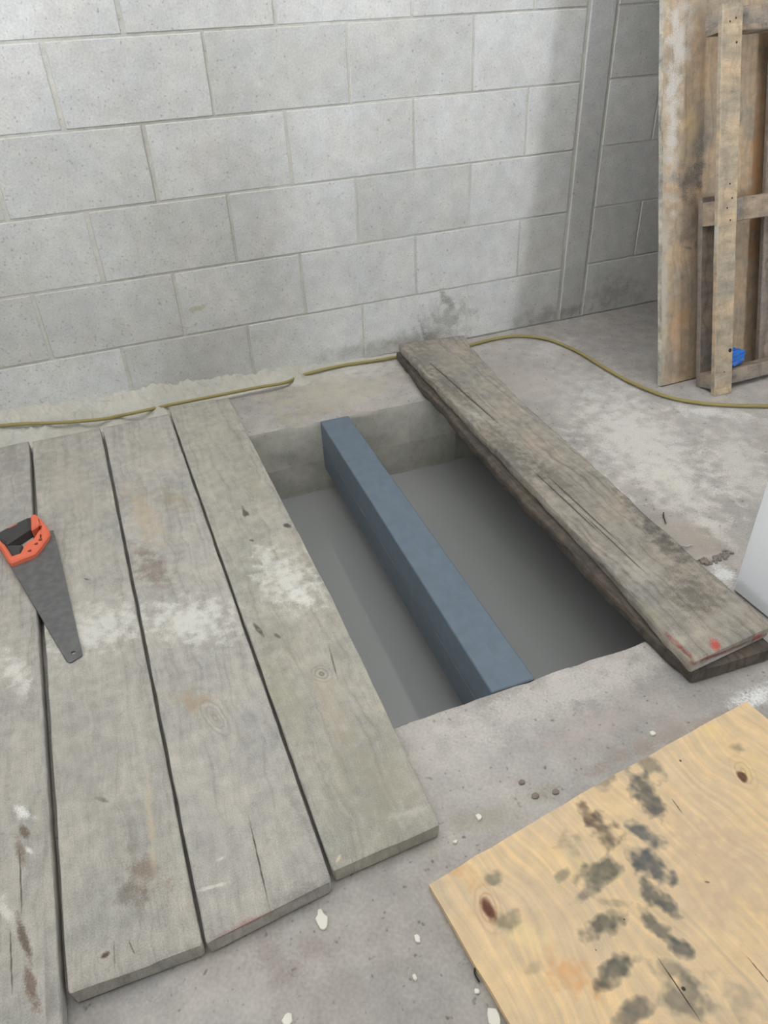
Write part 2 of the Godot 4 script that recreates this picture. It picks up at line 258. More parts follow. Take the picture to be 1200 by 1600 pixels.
# a box with chamfered edges, from lo to hi
func chamfered(st: SurfaceTool, lo: Vector3, hi: Vector3, e := 0.003, t := Transform3D.IDENTITY) -> void:
	var c := (lo + hi) * 0.5
	var h := (hi - lo) * 0.5
	e = minf(e, minf(h.x, minf(h.y, h.z)) * 0.6)
	var centre := t * c
	var p := func(sx: float, sy: float, sz: float, ax: int) -> Vector3:
		var v := Vector3(sx * (h.x - e), sy * (h.y - e), sz * (h.z - e))
		v[ax] += signf([sx, sy, sz][ax]) * e
		return t * (c + v)
	for ax in 3:
		for s in [-1.0, 1.0]:
			var pts := []
			for k in [[-1.0, -1.0], [1.0, -1.0], [1.0, 1.0], [-1.0, 1.0]]:
				var q := [0.0, 0.0, 0.0]
				q[ax] = s; q[(ax + 1) % 3] = k[0]; q[(ax + 2) % 3] = k[1]
				pts.append(p.call(q[0], q[1], q[2], ax))
			var m: Vector3 = (pts[0] + pts[2]) * 0.5
			quad(st, pts[0], pts[1], pts[2], pts[3], m - centre)
	for ax in 3:
		var a1 := (ax + 1) % 3
		var a2 := (ax + 2) % 3
		for s1 in [-1.0, 1.0]:
			for s2 in [-1.0, 1.0]:
				var q := [0.0, 0.0, 0.0]
				q[a1] = s1; q[a2] = s2
				q[ax] = -1.0
				var v1: Vector3 = p.call(q[0], q[1], q[2], a1)
				var v2: Vector3 = p.call(q[0], q[1], q[2], a2)
				q[ax] = 1.0
				var v3: Vector3 = p.call(q[0], q[1], q[2], a2)
				var v4: Vector3 = p.call(q[0], q[1], q[2], a1)
				quad(st, v1, v2, v3, v4, (v1 + v3) * 0.5 - centre)
	for sx in [-1.0, 1.0]:
		for sy in [-1.0, 1.0]:
			for sz in [-1.0, 1.0]:
				var v1: Vector3 = p.call(sx, sy, sz, 0)
				var v2: Vector3 = p.call(sx, sy, sz, 1)
				var v3: Vector3 = p.call(sx, sy, sz, 2)
				tri(st, v1, v2, v3, v1 - centre)

func box_mesh(lo: Vector3, hi: Vector3, e := 0.003) -> ArrayMesh:
	var st := begin()
	chamfered(st, lo, hi, e)
	return st.commit()

# a flat outline in the xz plane with thickness and a bevel round the top
func outline(poly: Array, y0: Callable, y1: Callable, bevel: float) -> ArrayMesh:
	var st := begin()
	var pts := PackedVector2Array(poly)
	if not Geometry2D.is_polygon_clockwise(pts): pts.reverse()
	var n := pts.size()
	var inner := PackedVector2Array()
	for i in n:
		var a := (pts[i] - pts[(i + n - 1) % n]).normalized()
		var b := (pts[(i + 1) % n] - pts[i]).normalized()
		var m := (Vector2(-a.y, a.x) + Vector2(-b.y, b.x))
		m = m.normalized() if m.length() > 0.01 else Vector2.ZERO
		var k := maxf(0.5, m.dot(Vector2(-a.y, a.x)))
		inner.append(pts[i] + m * bevel / k)
	var probe := Vector2.ZERO
	# turn the inset the right way
	var area_out := absf(area(pts))
	if absf(area(inner)) > area_out:
		for i in n: inner[i] = pts[i] * 2.0 - inner[i]
	var top := func(p: Vector2) -> Vector3: return Vector3(p.x, y1.call(p), p.y)
	var bot := func(p: Vector2) -> Vector3: return Vector3(p.x, y0.call(p), p.y)
	var idx := Geometry2D.triangulate_polygon(pts)
	for i in range(0, idx.size(), 3):
		tri(st, top.call(inner[idx[i]]), top.call(inner[idx[i + 1]]), top.call(inner[idx[i + 2]]), Vector3.UP)
		tri(st, bot.call(pts[idx[i]]), bot.call(pts[idx[i + 1]]), bot.call(pts[idx[i + 2]]), Vector3.DOWN)
	for i in n:
		var j := (i + 1) % n
		var d := pts[j] - pts[i]
		var o2 := ((pts[i] - inner[i]) + (pts[j] - inner[j]))
		var out := Vector3(d.y, 0, -d.x)
		if bevel > 0.0 and out.dot(Vector3(o2.x, 0, o2.y)) < 0.0: out = -out
		var ea: Vector3 = top.call(pts[i]) - Vector3(0, bevel, 0)
		var eb: Vector3 = top.call(pts[j]) - Vector3(0, bevel, 0)
		quad(st, bot.call(pts[i]), bot.call(pts[j]), eb, ea, out)
		if bevel > 0.0: quad(st, ea, eb, top.call(inner[j]), top.call(inner[i]), out.normalized() + Vector3.UP)
	return st.commit()

func area(p: PackedVector2Array) -> float:
	var s := 0.0
	for i in p.size(): s += p[i].cross(p[(i + 1) % p.size()])
	return s * 0.5

func tube(points: Array, radius: float, sides := 10, steps := 8, taper := false) -> ArrayMesh:
	var c := Curve3D.new()
	for i in points.size():
		var a: Vector3 = points[maxi(0, i - 1)]
		var b: Vector3 = points[mini(points.size() - 1, i + 1)]
		c.add_point(points[i], -(b - a) / 6.0, (b - a) / 6.0)
	var rings := []
	var total: int = (points.size() - 1) * steps
	for i in total + 1:
		var k := i / steps
		var p := c.sample(mini(k, points.size() - 2), float(i - mini(k, points.size() - 2) * steps) / steps)
		rings.append(p)
	var st := begin()
	var prev := []
	for i in rings.size():
		var d: Vector3 = (rings[mini(i + 1, rings.size() - 1)] - rings[maxi(i - 1, 0)]).normalized()
		var side := d.cross(Vector3.UP).normalized()
		if side.length() < 0.5: side = Vector3.RIGHT
		var up := side.cross(d)
		var r := radius
		if taper: r *= 0.35 + 0.65 * sin(PI * clampf(0.1 + 0.8 * i / float(rings.size()), 0, 1))
		var ring := []
		for s in sides:
			var an := TAU * s / sides
			ring.append([rings[i] + (side * cos(an) + up * sin(an)) * r, side * cos(an) + up * sin(an)])
		if i > 0:
			for s in sides:
				var s2 := (s + 1) % sides
				smooth_quad(st, prev[s], prev[s2], ring[s2], ring[s])
		for cap in [0, rings.size() - 1]:
			if i == cap:
				for s in range(1, sides - 1):
					tri(st, ring[0][0], ring[s][0], ring[s + 1][0], -d if i == 0 else d)
		prev = ring
	return st.commit()

func smooth_quad(st: SurfaceTool, a: Array, b: Array, c: Array, d: Array) -> void:
	for t3 in [[a, b, c], [a, c, d]]:
		var n: Vector3 = (t3[1][0] - t3[0][0]).cross(t3[2][0] - t3[0][0])
		var order := [0, 2, 1] if n.dot(t3[0][1] + t3[1][1] + t3[2][1]) > 0.0 else [0, 1, 2]
		for k in order:
			st.set_normal(t3[k][1]); st.set_uv(Vector2.ZERO); st.add_vertex(t3[k][0])

# a lump: a sphere pushed about by noise
func lump(r: Vector3, seed_: int, rough := 0.35, freq := 1.6, rows := 7, cols := 10) -> ArrayMesh:
	var n := FastNoiseLite.new()
	n.seed = seed_
	n.frequency = freq
	n.fractal_octaves = 2
	var st := begin()
	var at := func(i: int, j: int) -> Vector3:
		var th := PI * i / rows
		var ph := TAU * (j % cols) / cols
		var d := Vector3(sin(th) * cos(ph), cos(th), sin(th) * sin(ph))
		return d * (1.0 + rough * n.get_noise_3dv(d)) * r
	for i in rows:
		for j in cols:
			var a: Vector3 = at.call(i, j)
			var c: Vector3 = at.call(i + 1, j + 1)
			quad(st, a, at.call(i, j + 1), c, at.call(i + 1, j), a + c)
	return st.commit()

# ---------------------------------------------------------------- textures
func noise_bytes(w: int, h: int, seed_: int, freq: float, octaves := 3, type := FastNoiseLite.TYPE_SIMPLEX_SMOOTH) -> PackedByteArray:
	var key := [w, h, seed_, freq, octaves, type]
	if noise_cache.has(key): return noise_cache[key]
	var n := FastNoiseLite.new()
	n.seed = seed_
	n.noise_type = type
	n.frequency = freq
	n.fractal_octaves = octaves
	var im := n.get_image(w, h, false, false, false)
	im.convert(Image.FORMAT_L8)
	noise_cache[key] = im.get_data()
	return noise_cache[key]

func streak_bytes(w: int, h: int, seed_: int, freq: float, stretch: int, octaves := 3, along_y := true) -> PackedByteArray:
	var n := FastNoiseLite.new()
	n.seed = seed_
	n.noise_type = FastNoiseLite.TYPE_SIMPLEX_SMOOTH
	n.frequency = freq
	n.fractal_octaves = octaves
	var im: Image
	if along_y: im = n.get_image(w, maxi(4, h / stretch), false, false, false)
	else: im = n.get_image(maxi(4, w / stretch), h, false, false, false)
	im.convert(Image.FORMAT_L8)
	im.resize(w, h, Image.INTERPOLATE_CUBIC)
	return im.get_data()

# a painting surface: rgb floats and heights over a rectangle of the world
class Sheet:
	var w: int
	var h: int
	var x0: float
	var y0: float
	var px: float
	var r := PackedFloat32Array()
	var g := PackedFloat32Array()
	var b := PackedFloat32Array()
	var height := PackedFloat32Array()
	func _init(w_: int, h_: int, x0_: float, y0_: float, px_: float):
		w = w_; h = h_; x0 = x0_; y0 = y0_; px = px_
		for a in [0, 1, 2, 3]:
			var f := PackedFloat32Array()
			f.resize(w * h)
			if a == 0: r = f
			elif a == 1: g = f
			elif a == 2: b = f
			else: height = f
	# marks: plaster, tyre dirt, stains, knots, cracks, and painted lit tone on the floor
	func mark(m: Array, n1: PackedByteArray, n2: PackedByteArray, flip := false) -> void:
		var cx: float = (m[0] - x0) / px
		var cy: float = ((-m[1] if flip else m[1]) - y0) / px
		var ax: float = m[2] / px
		var ay: float = (-m[3] if flip else m[3]) / px
		var bx: float = m[4] / px
		var by: float = (-m[5] if flip else m[5]) / px
		var det := ax * by - ay * bx
		if absf(det) < 1e-9: return
		var ex := (absf(ax) + absf(bx)) * 1.7 + 2.0
		var ey := (absf(ay) + absf(by)) * 1.7 + 2.0
		var kr: float = m[6] / 255.0
		var kg: float = m[7] / 255.0
		var kb: float = m[8] / 255.0
		var strength: float = m[9]
		var rough: float = m[10]
		var ring: bool = m[11] == 1
		for y in range(maxi(0, int(cy - ey)), mini(h, int(cy + ey) + 1)):
			for x in range(maxi(0, int(cx - ex)), mini(w, int(cx + ex) + 1)):
				var dx := x - cx
				var dy := y - cy
				var u := (dx * by - dy * bx) / det
				var v := (dy * ax - dx * ay) / det
				var rad := sqrt(u * u + v * v)
				if rad > 1.7: continue
				var i := y * w + x
				var coarse := n1[i] / 255.0 - 0.5
				var fine := n2[i] / 255.0 - 0.5
				var k := 0.0
				if ring:
					var q := fposmod(rad * 2.4 + coarse * 0.6, 1.0) - 0.5
					k = exp(-q * q * 30.0) * clampf(1.4 - rad, 0.0, 1.0)
				else:
					k = clampf((1.0 - rad + rough * (coarse * 1.9 + fine * 0.9)) / (0.25 + 0.65 * rough), 0.0, 1.0)
				k *= strength * clampf(1.0 + fine * rough * 1.2, 0.0, 1.3)
				k = clampf(k, 0.0, 1.0)
				if k <= 0.0: continue
				r[i] += (kr - r[i]) * k
				g[i] += (kg - g[i]) * k
				b[i] += (kb - b[i]) * k
	func colour() -> ImageTexture:
		var d := PackedByteArray()
		d.resize(w * h * 3)
		for i in w * h:
			d[i * 3] = int(clampf(r[i], 0.0, 1.0) * 255.0)
			d[i * 3 + 1] = int(clampf(g[i], 0.0, 1.0) * 255.0)
			d[i * 3 + 2] = int(clampf(b[i], 0.0, 1.0) * 255.0)
		return ImageTexture.create_from_image(Image.create_from_data(w, h, false, Image.FORMAT_RGB8, d))
	func relief() -> ImageTexture:
		var d := PackedByteArray()
		d.resize(w * h)
		for i in w * h: d[i] = int(clampf(height[i], 0.0, 1.0) * 255.0)
		return ImageTexture.create_from_image(Image.create_from_data(w, h, false, Image.FORMAT_L8, d))

func matte(c: Color, rough := 0.9, specular := 0.3) -> StandardMaterial3D:
	var m := StandardMaterial3D.new()
	m.albedo_color = c
	m.roughness = rough
	m.metallic_specular = specular
	return m

func rgb(r: int, g: int, b: int) -> Color:
	return Color8(r, g, b)

func surfaced(s: Sheet, rough: float, relief: float, specular := 0.3) -> StandardMaterial3D:
	var m := matte(Color.WHITE, rough, specular)
	m.albedo_texture = s.colour()
	if relief > 0.0:
		m.heightmap_enabled = true
		m.heightmap_scale = relief
		m.heightmap_texture = s.relief()
	return m

# weathered board: grey wood with grain along v
func board_sheet(w: int, h: int, x0: float, z0: float, px: float, seed_: int, base: Color, streak := 0.10, blotch := 0.10, warm := 0.06) -> Sheet:
	var s := Sheet.new(w, h, x0, z0, px)
	var grain := streak_bytes(w, h, seed_, 0.07, 40, 4)
	var fibre := streak_bytes(w, h, seed_ + 5, 0.4, 12, 2)
	var big := noise_bytes(w, h, seed_ + 1, 0.006, 3)
	var mid := noise_bytes(w, h, seed_ + 2, 0.03, 4)
	var fine := noise_bytes(w, h, seed_ + 3, 0.35, 2)
	var hair := streak_bytes(w, h, seed_ + 6, 0.22, 34, 2)
	var scuff := noise_bytes(w, h, seed_ + 7, 0.055, 3)
	for y in h:
		for x in w:
			var i := y * w + x
			var sx := clampi(x + int((big[i] - 128) * 0.12), 0, w - 1)
			var gr := grain[y * w + sx] / 255.0 - 0.5
			var fb := fibre[i] / 255.0 - 0.5
			var bg := big[i] / 255.0 - 0.5
			var md := mid[i] / 255.0 - 0.5
			var fn := fine[i] / 255.0 - 0.5
			var line := clampf((-gr - 0.14) * 4.0, 0.0, 1.0)
			var hr := clampf((hair[i] / 255.0 - 0.80) * 8.0, 0.0, 1.0)
			var sc := clampf((scuff[i] / 255.0 + fn * 0.25 - 0.70) * 5.0, 0.0, 1.0)
			var v := 1.0 + gr * streak * 1.6 + fb * streak * 0.8 + md * blotch * 1.6 + bg * blotch * 1.3 + fn * 0.21 - line * streak * 0.8 - hr * 0.12 - sc * blotch * 0.9
			var wv := (bg * 1.3 + md * 0.25) * warm
			s.r[i] = base.r * v * (1.0 + wv)
			s.g[i] = base.g * v
			s.b[i] = base.b * v * (1.0 - wv * 1.2)
			s.height[i] = 0.55 + gr * 0.4 + fb * 0.3 + fn * 0.3 - line * 0.25 - hr * 0.3
	return s

# concrete or mortar
func concrete_sheet(w: int, h: int, x0: float, y0: float, px: float, seed_: int, base: Color, pits := 0.5, blotch := 0.1) -> Sheet:
	var s := Sheet.new(w, h, x0, y0, px)
	var big := noise_bytes(w, h, seed_, 0.004, 4)
	var mid := noise_bytes(w, h, seed_ + 1, 0.025, 4)
	var fine := noise_bytes(w, h, seed_ + 2, 0.22, 3)
	var hole := noise_bytes(w, h, seed_ + 3, 0.09, 2)
	var hue := noise_bytes(w, h, seed_ + 4, 0.01, 3)
	for i in w * h:
		var bg := big[i] / 255.0 - 0.5
		var md := mid[i] / 255.0 - 0.5
		var fn := fine[i] / 255.0 - 0.5
		var hu := (hue[i] / 255.0 - 0.5) * 0.05
		var p := clampf((hole[i] / 255.0 + fn * 0.35 - 0.80) * 9.0, 0.0, 1.0) * pits
		var v := 1.0 + bg * blotch * 1.4 + md * blotch * 1.2 + fn * 0.14 - p * 0.38
		s.r[i] = base.r * v * (1.0 + hu * 0.5)
		s.g[i] = base.g * v
		s.b[i] = base.b * v * (1.0 - hu * 0.5)
		s.height[i] = 0.6 + fn * 0.3 + md * 0.25 - p * 0.5
	return s

# ---------------------------------------------------------------- a sawn plank lying along z
func along(line: Array, z: float) -> float:
	for i in range(1, line.size()):
		if z <= line[i][0] or i == line.size() - 1:
			var k: float = (z - line[i - 1][0]) / (line[i][0] - line[i - 1][0])
			return lerpf(line[i - 1][1], line[i][1], k)
	return line[0][1]

# left and right: [z, x] points; far and near: z of the ends at the left and the right edge
func plank_mesh(left: Array, right: Array, far: Array, near: Array, y0: float, y1: float, seed_: int, x0: float, z0: float, tw: float, th: float, wane := 0.0025, waver := 0.0007) -> ArrayMesh:
	var n := FastNoiseLite.new()
	n.seed = seed_
	n.frequency = 9.0
	n.fractal_octaves = 3
	var st := begin()
	var steps := 64
	var rows := []
	for i in steps + 3:
		var t := clampf((i - 1.0) / steps, 0.0, 1.0)
		var inset := 0.0035 if i == 0 or i == steps + 2 else 0.0
		var zl := lerpf(far[0], near[0], t)
		var zr := lerpf(far[1], near[1], t)
		var xl := along(left, zl) + n.get_noise_2d(zl * 1.0, 3.0) * waver * 2.0
		var xr := along(right, zr) + n.get_noise_2d(zr * 1.0, 40.0) * waver * 2.0
		var wl := wane * (0.6 + 1.0 * absf(n.get_noise_2d(zl * 2.0, 80.0)))
		var wr := wane * (0.6 + 1.0 * absf(n.get_noise_2d(zr * 2.0, 120.0)))
		var sec := []
		var e := inset
		var hgt := y1 - y0
		var prof := [[0.0, y0 + wl * 0.4, wl * 0.6], [0.0, y0 + hgt * 0.35, 0.0], [0.0, y1 - wl, 0.0], [0.0, y1 - wl * 0.3, wl * 0.35]]
		for q in prof: sec.append(Vector3(xl + q[2] + e, q[1], 0))
		for k in 6:
			var f := k / 5.0
			sec.append(Vector3(lerpf(xl + wl, xr - wr, f), y1 + n.get_noise_2d(lerpf(zl, zr, f) * 0.5, f * 30.0 + 200.0) * 0.0016 - (e * 0.6), 0))
		var prof2 := [[0.0, y1 - wr * 0.3, wr * 0.35], [0.0, y1 - wr, 0.0], [0.0, y0 + hgt * 0.35, 0.0], [0.0, y0 + wr * 0.4, wr * 0.6]]
		for q in prof2: sec.append(Vector3(xr - q[2] - e, q[1], 0))
		for k in sec.size():
			var v: Vector3 = sec[k]
			var f := clampf((v.x - xl) / maxf(0.001, xr - xl), 0.0, 1.0)
			v.z = lerpf(zl, zr, f)
			if i == 0: v.z -= 0.0
			if i == 1: v.z += 0.004
			if i == steps + 1: v.z -= 0.004
			v.z += n.get_noise_2d(v.x * 2.5, 300.0 if i < 2 else 400.0) * 0.004 * (1.0 if i < 2 or i > steps else 0.0)
			if i == 0 or i == steps + 2: v.y = clampf(v.y, y0 + 0.002, y1 - 0.003)
			sec[k] = v
		rows.append(sec)
	var m: int = rows[0].size()
	var uv := func(v: Vector3, k: int) -> Vector2:
		var off := 0.0
		if k < 4: off = -(y1 - v.y)
		elif k >= m - 4: off = (y1 - v.y)
		return Vector2((v.x + off - x0) / tw, (v.z - z0) / th)
	var grp := func(k: int) -> int: return 1 if k >= 4 and k < m - 5 else 2
	for i in rows.size() - 1:
		for k in m - 1:
			st.set_smooth_group(grp.call(k))
			var a: Vector3 = rows[i][k]
			var b: Vector3 = rows[i][k + 1]
			var c: Vector3 = rows[i + 1][k + 1]
			var d: Vector3 = rows[i + 1][k]
			for q in [[a, k], [c, k + 1], [b, k + 1], [a, k], [d, k], [c, k + 1]]:
				st.set_uv(uv.call(q[0], q[1])); st.add_vertex(q[0])
		st.set_smooth_group(-1)
		var a2: Vector3 = rows[i][0]
		var b2: Vector3 = rows[i][m - 1]
		var c2: Vector3 = rows[i + 1][m - 1]
		var d2: Vector3 = rows[i + 1][0]
		for q in [a2, b2, c2, a2, c2, d2]:
			st.set_uv(Vector2((q.x - x0) / tw, (q.z - z0) / th)); st.add_vertex(q)
	st.set_smooth_group(-1)
	for side in 2:
		var sec: Array = rows[0] if side == 0 else rows[rows.size() - 1]
		for k in m / 2 - 1 + m % 2:
			var j := m - 1 - k
			var ring := [sec[k], sec[k + 1], sec[j - 1], sec[j]]
			if side == 1: ring = [sec[k], sec[j], sec[j - 1], sec[k + 1]]
			for q in [[0, 1, 2], [0, 2, 3]]:
				for p in q:
					var v: Vector3 = ring[p]
					st.set_uv(Vector2((v.x - x0) / tw, (v.z + (v.y - y1) * (1.0 if side == 0 else -1.0) - z0) / th)); st.add_vertex(v)
	st.generate_normals()
	return st.commit()

# ================================================================ the place
func _ready() -> void:
	light_and_camera()
	structure()
	pit_and_beam()
	planks()
	plywood()
	panel_and_pallet()
	saw()
	cord()
	small_things()

func light_and_camera() -> void:
	var cam := Camera3D.new()
	cam.name = "camera"
	var right := Vector3(0.9268840, -0.0395261, 0.3732609)
	var down := Vector3(-0.2471081, -0.8127901, 0.5275508)
	var fwd := Vector3(0.2825308, -0.5812142, -0.7631294)
	cam.transform = Transform3D(Basis(right, -down, -fwd), Vector3(-0.82935, 1.09374, 2.35464))
	cam.fov = 70.12
	cam.near = 0.02
	add_child(cam)
	cam.current = true
	var we := WorldEnvironment.new()
	we.name = "environment"
	var e := Environment.new()
	var sky := Sky.new()
	var sm := ProceduralSkyMaterial.new()
	sm.sky_top_color = Color(0.522, 0.52, 0.515)
	sm.sky_horizon_color = Color(1.52, 1.57, 1.63)
	sm.ground_bottom_color = Color(0.95, 0.96, 0.97)
	sm.ground_horizon_color = Color(1.40, 1.43, 1.48)
	sky.sky_material = sm
	e.background_mode = Environment.BG_SKY
	e.sky = sky
	e.background_energy_multiplier = 4.0
	e.tonemap_mode = Environment.TONE_MAPPER_LINEAR
	e.tonemap_exposure = EXPOSURE
	e.sdfgi_enabled = true
	e.ssao_enabled = true
	e.ssil_enabled = true
	we.environment = e
	add_child(we)

const EXPOSURE := 3.1
const XL := -3.0
const XR := 2.3
const ZF := 4.3
const TOP := 2.665
const COURSE := 0.205

var concrete: StandardMaterial3D
var wall_mat: StandardMaterial3D
var mortar_mat: StandardMaterial3D
var floor_mat: StandardMaterial3D
const FLOOR_X0 := -1.75
const FLOOR_Z0 := -0.15
const FLOOR_PX := 0.0017
const FLOOR_W := 2000
const FLOOR_H := 1500

func structure() -> void:
	# --- the block wall: texture over x -1.75..1.6, y 0..1.25, then it repeats
	var ws := concrete_sheet(2048, 1536, -1.75, -1.30, 0.0017, 11, rgb(203, 203, 201), 0.5, 0.08)
	var n1 := noise_bytes(2048, 1536, 90, 0.03, 4)
	var n2 := noise_bytes(2048, 1536, 91, 0.3, 2)
	var pit := noise_bytes(2048, 1536, 92, 0.13, 1)
	# pores, more of them in the rougher blocks on the left
	for y in 1536:
		for x in 2048:
			var i := y * 2048 + x
			var wx := -1.75 + x * 0.0017
			var dens := clampf(0.35 - wx * 0.55 + (n1[i] - 128) / 300.0, 0.05, 1.0)
			var p := clampf((pit[i] / 255.0 + (n2[i] - 128) / 700.0 - (0.97 - 0.10 * dens)) * 14.0, 0.0, 1.0)
			ws.r[i] *= 1.0 - p * 0.17
			ws.g[i] *= 1.0 - p * 0.17
			ws.b[i] *= 1.0 - p * 0.17
			ws.height[i] -= p * 0.5
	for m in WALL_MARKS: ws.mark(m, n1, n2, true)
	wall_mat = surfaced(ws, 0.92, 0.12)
	for m in [wall_mat]:
		m.uv1_triplanar = true
		m.uv1_world_triplanar = true
		m.uv1_scale = Vector3(1.0 / (2048 * 0.0017), 1.0 / (1536 * 0.0017), 1.0 / 2.0)
		m.uv1_offset = Vector3(1.75 / (2048 * 0.0017), -1.30 / (1536 * 0.0017), 0.0)
	var cs := concrete_sheet(1024, 1024, 0, 0, 0.001, 31, rgb(176, 174, 168), 0.6, 0.10)
	concrete = surfaced(cs, 0.92, 0.15)
	concrete.uv1_triplanar = true
	concrete.uv1_world_triplanar = true
	concrete.uv1_scale = Vector3.ONE * 0.9
	mortar_mat = concrete.duplicate()
	mortar_mat.albedo_color = Color(1.10, 1.105, 1.105)

	var tints := []
	for k in 4:
		var m: StandardMaterial3D = wall_mat.duplicate()
		m.albedo_color = [Color(1, 1, 1), Color(0.965, 0.965, 0.96), Color(0.985, 0.985, 0.985), Color(0.95, 0.95, 0.945)][k]
		tints.append(m)
	var wall := thing("wall_back")
	tag(wall, "whitewashed grey concrete block wall behind the open pit", "wall", "", "structure")
	put("mortar_bed", box_mesh(Vector3(XL, -0.1, -0.15), Vector3(XR, TOP, -0.0032), 0.001), mortar_mat, wall)
	var rng := RandomNumberGenerator.new()
	rng.seed = 5
	var meshes := {}
	for k in 13:
		var y0 := COURSE * k
		var cuts := []
		var u := -15 if k % 2 else -14
		var xs := [XL]
		while u * COURSE < 0.80:
			if u * COURSE > XL + 0.05: xs.append(u * COURSE)
			u += 2
		if 0.808 - xs[-1] < 0.06: xs.pop_back()
		xs.append(0.812)
		cuts.append(xs)
		var xr := [0.926]
		var x := 0.935 + (COURSE if k % 2 else 2 * COURSE)
		while x < XR - 0.05:
			xr.append(x)
			x += 2 * COURSE
		xr.append(XR)
		cuts.append(xr)
		for row in cuts:
			for i in row.size() - 1:
				var mid_x: float = (row[i] + row[i + 1]) * 0.5
				var joint := 0.0036 if mid_x > -0.25 else 0.0048
				var jl := joint
				var jr := joint
				if k in [2, 3, 4, 5] and mid_x < -0.25: jl += 0.003
				var wdt: float = row[i + 1] - row[i] - jl - jr
				var key := [roundi(wdt * 2000), joint]
				if not meshes.has(key):
					meshes[key] = box_mesh(Vector3(-wdt / 2, joint * 0.75, -0.14), Vector3(wdt / 2, COURSE - joint * 0.75, 0), 0.0018)
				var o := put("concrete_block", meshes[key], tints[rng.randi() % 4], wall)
				o.position = Vector3((row[i] + jl + row[i + 1] - jr) / 2, y0, rng.randf_range(-0.0012, 0.0012))
				o.rotation.z = rng.randf_range(-0.0012, 0.0012)
				o.rotation.y = rng.randf_range(-0.002, 0.002)
	var cm := box_mesh(Vector3(0.822, 0, -0.14), Vector3(0.918, TOP, 0.0015), 0.003)
	var colm: StandardMaterial3D = wall_mat.duplicate()
	colm.albedo_color = Color(0.93, 0.93, 0.93)
	put("concrete_tie_column", cm, colm, wall)

	# --- the floor slab with the opening
	var fs := concrete_sheet(FLOOR_W, FLOOR_H, FLOOR_X0, FLOOR_Z0, FLOOR_PX, 51, rgb(172, 168, 164), 0.8, 0.13)
	var f1 := noise_bytes(FLOOR_W, FLOOR_H, 190, 0.03, 4)
	var f2 := noise_bytes(FLOOR_W, FLOOR_H, 191, 0.3, 2)
	for m in FLOOR_MARKS: fs.mark(m, f1, f2)
	floor_mat = surfaced(fs, 0.93, 0.25)
	var fl := thing("floor")
	tag(fl, "dusty grey concrete floor slab round the open pit", "floor", "", "structure")
	put("slab", floor_mesh(), floor_mat, fl)
	var pm: StandardMaterial3D = concrete.duplicate()
	pm.albedo_color = Color(1.14, 1.14, 1.13)
	put("slab_edge", pit_mesh(0, 8), pm, fl)
	var dm: StandardMaterial3D = concrete.duplicate()
	dm.albedo_color = Color(1.08, 1.08, 1.07)  # tint a little darker than the slab edge above
	for zz in [[0.28, 0.392], [1.562, 1.64]]:
		put("tank_wall", box_mesh(Vector3(0.165, -0.62, zz[0]), Vector3(0.67, -0.141, zz[1])), concrete, fl)
	var deeper := put("tank_wall", pit_mesh(8, 17), dm, fl)
	deeper.set_meta("label", "slightly darker cement below the slab edge")
	for b in [[XL - 0.15, -0.70, -0.15, ZF + 0.15], [0.66, XR + 0.15, -0.15, ZF + 0.15], [-0.70, 0.66, -0.15, 0.30], [-0.70, 0.66, 1.62, ZF + 0.15]]:
		put("slab_base", box_mesh(Vector3(b[0], -0.65, b[2]), Vector3(b[1], -0.006, b[3])), concrete, fl)
	put("slab_base", box_mesh(Vector3(0.24, -0.139, 0.28), Vector3(0.70, -0.006, 1.64)), concrete, fl)
	put("tank_floor", box_mesh(Vector3(-0.72, -0.7, 0.28), Vector3(0.70, -0.62, 1.64)), concrete, fl)

	# --- the rest of the room, behind the camera
	var plain: StandardMaterial3D = concrete.duplicate()
	plain.albedo_color = Color(1.0, 1.0, 0.98)
	var wl := thing("wall_left")
	tag(wl, "plain concrete wall on the left with an opening added for fill light", "wall", "", "structure")
	for b in [[-0.15, FILL_OPENING_Z0, -0.1, TOP], [FILL_OPENING_Z1, ZF + 0.15, -0.1, TOP], [FILL_OPENING_Z0, FILL_OPENING_Z1, -0.1, 1.1], [FILL_OPENING_Z0, FILL_OPENING_Z1, 2.1, TOP]]:
		put("panel", box_mesh(Vector3(XL - 0.15, b[2], b[0]), Vector3(XL, b[3], b[1])), plain, wl)
	var wr := thing("wall_right")
	tag(wr, "plain concrete wall on the right", "wall", "", "structure")
	put("panel", box_mesh(Vector3(XR, -0.1, -0.15), Vector3(XR + 0.15, TOP, ZF + 0.15)), plain, wr)
	var wf := thing("wall_front")
	tag(wf, "front wall with a narrow open doorway", "wall", "", "structure")
	for b in [[XL, DOOR_L, -0.1, TOP], [DOOR_L, DOOR_R, 2.2, TOP], [DOOR_R, XR, -0.1, TOP]]:
		put("panel", box_mesh(Vector3(b[0], b[2], ZF), Vector3(b[1], b[3], ZF + 0.15)), plain, wf)
	var ce := thing("ceiling")
	tag(ce, "concrete roof slab with an open skylight", "ceiling", "", "structure")
	for b in [[XL - 0.15, SKY_X0, -0.15, ZF + 0.15], [SKY_X1, XR + 0.15, -0.15, ZF + 0.15], [SKY_X0, SKY_X1, -0.15, SKY_Z0], [SKY_X0, SKY_X1, SKY_Z1, ZF + 0.15]]:
		put("panel", box_mesh(Vector3(b[0], TOP, b[2]), Vector3(b[1], TOP + 0.12, b[3])), plain, ce)

const FILL_OPENING_Z0 := 1.5  # opening added in the unseen left wall to let in fill light
const FILL_OPENING_Z1 := 2.6
const DOOR_L := 1.62
const DOOR_R := 2.08
const SKY_X0 := -2.2
const SKY_X1 := 1.2
const SKY_Z0 := 0.35
const SKY_Z1 := 2.35

